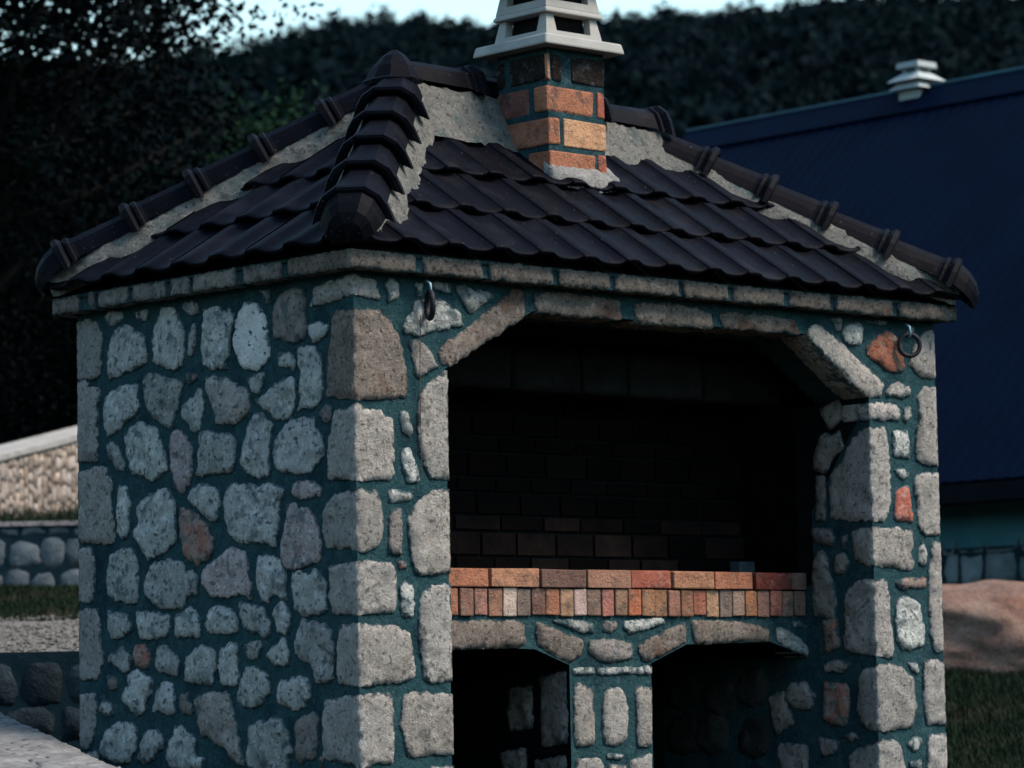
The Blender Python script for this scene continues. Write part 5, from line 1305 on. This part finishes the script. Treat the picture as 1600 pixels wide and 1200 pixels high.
def leaves(centres, size):
    """one folded leaf (a quad) at each centre"""
    n = len(centres)
    ax = rng.normal(size=(n, 3)); ax[:, 2] -= .35; ax /= np.linalg.norm(ax, axis=1)[:, None]
    b = rng.normal(size=(n, 3)); b -= (b * ax).sum(1)[:, None] * ax; b /= np.linalg.norm(b, axis=1)[:, None]
    L = size * rng.uniform(.7, 1.3, n)[:, None]; w = L * .36
    V = np.empty((n, 4, 3)); V[:, 0] = centres; V[:, 1] = centres + ax * L * .5 + b * w; V[:, 2] = centres + ax * L; V[:, 3] = centres + ax * L * .45 - b * w
    return V.reshape(-1, 3), np.arange(n * 4).reshape(-1, 4)
def tree(name, l, d, h, crown_z, rad, nclump, nleaf, lsize, label, mat=LEAF, crown_r=None, cat='tree', group=None, trunk_r=.16, cl=.30):
    base = at(l, d, ground_z(l, d) - .1)
    root = empty(name, base); tag(root, label, cat, group)
    zc = crown_z - base.z
    rx = rad; rz = (h - zc) / 2
    cc = np.array([0, 0, zc + rz])
    r = random.Random(int(abs(l * 31 + d * 7)))
    # clump centres, denser towards the outside
    g = rng.normal(size=(nclump, 3)); g /= np.linalg.norm(g, axis=1)[:, None]
    g *= (rng.uniform(.12, 1, nclump) ** (1 / 2.2))[:, None]
    lump = np.array([1 + .28 * noise.noise(Vector((a[0] * 1.6 + l, a[1] * 1.6, a[2] * 1.6))) for a in g])
    cent = cc + g * np.array([rx, rx, rz]) * lump[:, None]
    mb = MB()
    pts = [Vector((0, 0, 0)), Vector((.05, .03, zc * .5)), Vector((-.03, .06, zc)), Vector((.04, .0, zc + rz)), Vector((0, .05, zc + rz * 1.7))]
    mb.tube(pts, [trunk_r * 1.25, trunk_r, trunk_r * .85, trunk_r * .5, trunk_r * .12], 9)
    trunk = mb.build('trunk', BARK, root, smooth=True)
    lim = MB()
    for i in range(min(60, nclump // 4)):
        q = Vector(cent[i]); t = r.uniform(.0, .75)
        s = Vector((0, 0, zc * .8 + (rz * 1.5) * t))
        mid = s.lerp(q, .5) + Vector((0, 0, -.06 * (q - s).length))
        lim.tube([s, mid, q], [trunk_r * .30, trunk_r * .17, trunk_r * .06], 5)
    lim.build('limb', BARK, trunk, smooth=True)
    per = max(1, nleaf // nclump)
    off = rng.normal(size=(nclump, per, 3)) * cl * np.array([1, 1, .75])
    P = (cent[:, None, :] + off * rng.uniform(.6, 1.2, (nclump, 1, 1))).reshape(-1, 3)
    V, F = leaves(P, lsize)
    np_mesh('crown', V, F, mat, root)
    return root
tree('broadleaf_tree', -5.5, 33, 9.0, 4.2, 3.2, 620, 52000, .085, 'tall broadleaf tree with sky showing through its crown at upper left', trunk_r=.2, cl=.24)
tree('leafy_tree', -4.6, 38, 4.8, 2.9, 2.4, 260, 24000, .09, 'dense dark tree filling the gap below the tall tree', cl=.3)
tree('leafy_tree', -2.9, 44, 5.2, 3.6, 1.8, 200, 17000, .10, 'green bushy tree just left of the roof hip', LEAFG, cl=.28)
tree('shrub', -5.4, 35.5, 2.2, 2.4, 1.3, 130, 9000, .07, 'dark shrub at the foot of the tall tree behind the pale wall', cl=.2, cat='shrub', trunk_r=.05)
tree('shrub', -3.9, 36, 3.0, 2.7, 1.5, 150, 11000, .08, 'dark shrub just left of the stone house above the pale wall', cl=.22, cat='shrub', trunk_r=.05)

# unseen ring of wooded hills, added to cut off low sky light
v, f = [], []
NA = 120
heading = math.atan2(FH.y, FH.x)
rows_ = ((60, -3.0), (140, 3), (260, 22), (380, 42), (470, 55), (560, 45))
for (rr3, zz) in rows_:
    for i in range(NA + 1):
        t_ = heading + math.radians(14) + math.radians(332) * i / NA
        k = 1 + .16 * noise.noise(Vector((math.cos(t_) * 2.2, math.sin(t_) * 2.2, 4))) + .03 * noise.noise(Vector((math.cos(t_) * 22, math.sin(t_) * 22, 4)))
        v.append((CAM.x + rr3 * math.cos(t_), CAM.y + rr3 * math.sin(t_), zz * (k if zz > 0 else 1) + (6 if zz > 20 else 0) * noise.noise(Vector((t_ * 60, rr3, 0)))))
for j in range(len(rows_) - 1):
    for i in range(NA): f.append((j * (NA + 1) + i, j * (NA + 1) + i + 1, (j + 1) * (NA + 1) + i + 1, (j + 1) * (NA + 1) + i))
HILL_BLOCK = leafmat('blocker_hill_woodland', (0.006, 0.014, 0.012), (0.012, 0.024, 0.016), (0.022, 0.036, 0.022), .05)
tag(obj('added_blocker_hills', v, f, HILL_BLOCK), kind='structure')

# wooded hillside: far off and read as one mass
NT = 7500
dd = np.sqrt(rng.uniform(120 ** 2, 905 ** 2, NT))
ll = rng.uniform(-.185, .185, NT) * dd
V, F = [], []
K = 84
base_dirs = rng.normal(size=(64, K, 3)); base_dirs /= np.linalg.norm(base_dirs, axis=2)[:, :, None]
base_dirs[:, :, 2] = base_dirs[:, :, 2] * .9 + .1
cents = np.array([tuple(at(float(l), float(d), ground_z(float(l), float(d)))) for l, d in zip(ll, dd)])
hts = rng.uniform(3.5, 8.0, NT) * np.where(rng.random(NT) < .12, 1.45, 1); wds = hts * rng.uniform(.30, .46, NT)
for i in range(NT):
    g = base_dirs[i % 64]
    rr2 = rng.uniform(.55, 1.0, K)[:, None]
    taper = np.clip(1.15 - .5 * (g[:, 2:3] + 1) / 2, .35, 1.2)
    c = cents[i] + g * rr2 * np.array([wds[i], wds[i], hts[i] * .46]) * np.concatenate([taper, taper, np.ones_like(taper)], 1) + np.array([0, 0, hts[i] * .52])
    s = wds[i] * .30
    t1 = rng.normal(size=(K, 3)); t2 = rng.normal(size=(K, 3)); t3 = rng.normal(size=(K, 3))
    V.append(np.stack([c + t1 * s * .55, c + t2 * s * .55, c + t3 * s * .55], 1).reshape(-1, 3))
V = np.concatenate(V); F = np.arange(len(V)).reshape(-1, 3)
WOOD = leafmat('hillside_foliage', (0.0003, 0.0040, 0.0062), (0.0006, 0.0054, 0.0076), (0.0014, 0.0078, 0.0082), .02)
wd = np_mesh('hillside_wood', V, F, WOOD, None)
tag(wd, 'dark wooded hillside rising behind the roofs', 'woodland', kind='stuff')
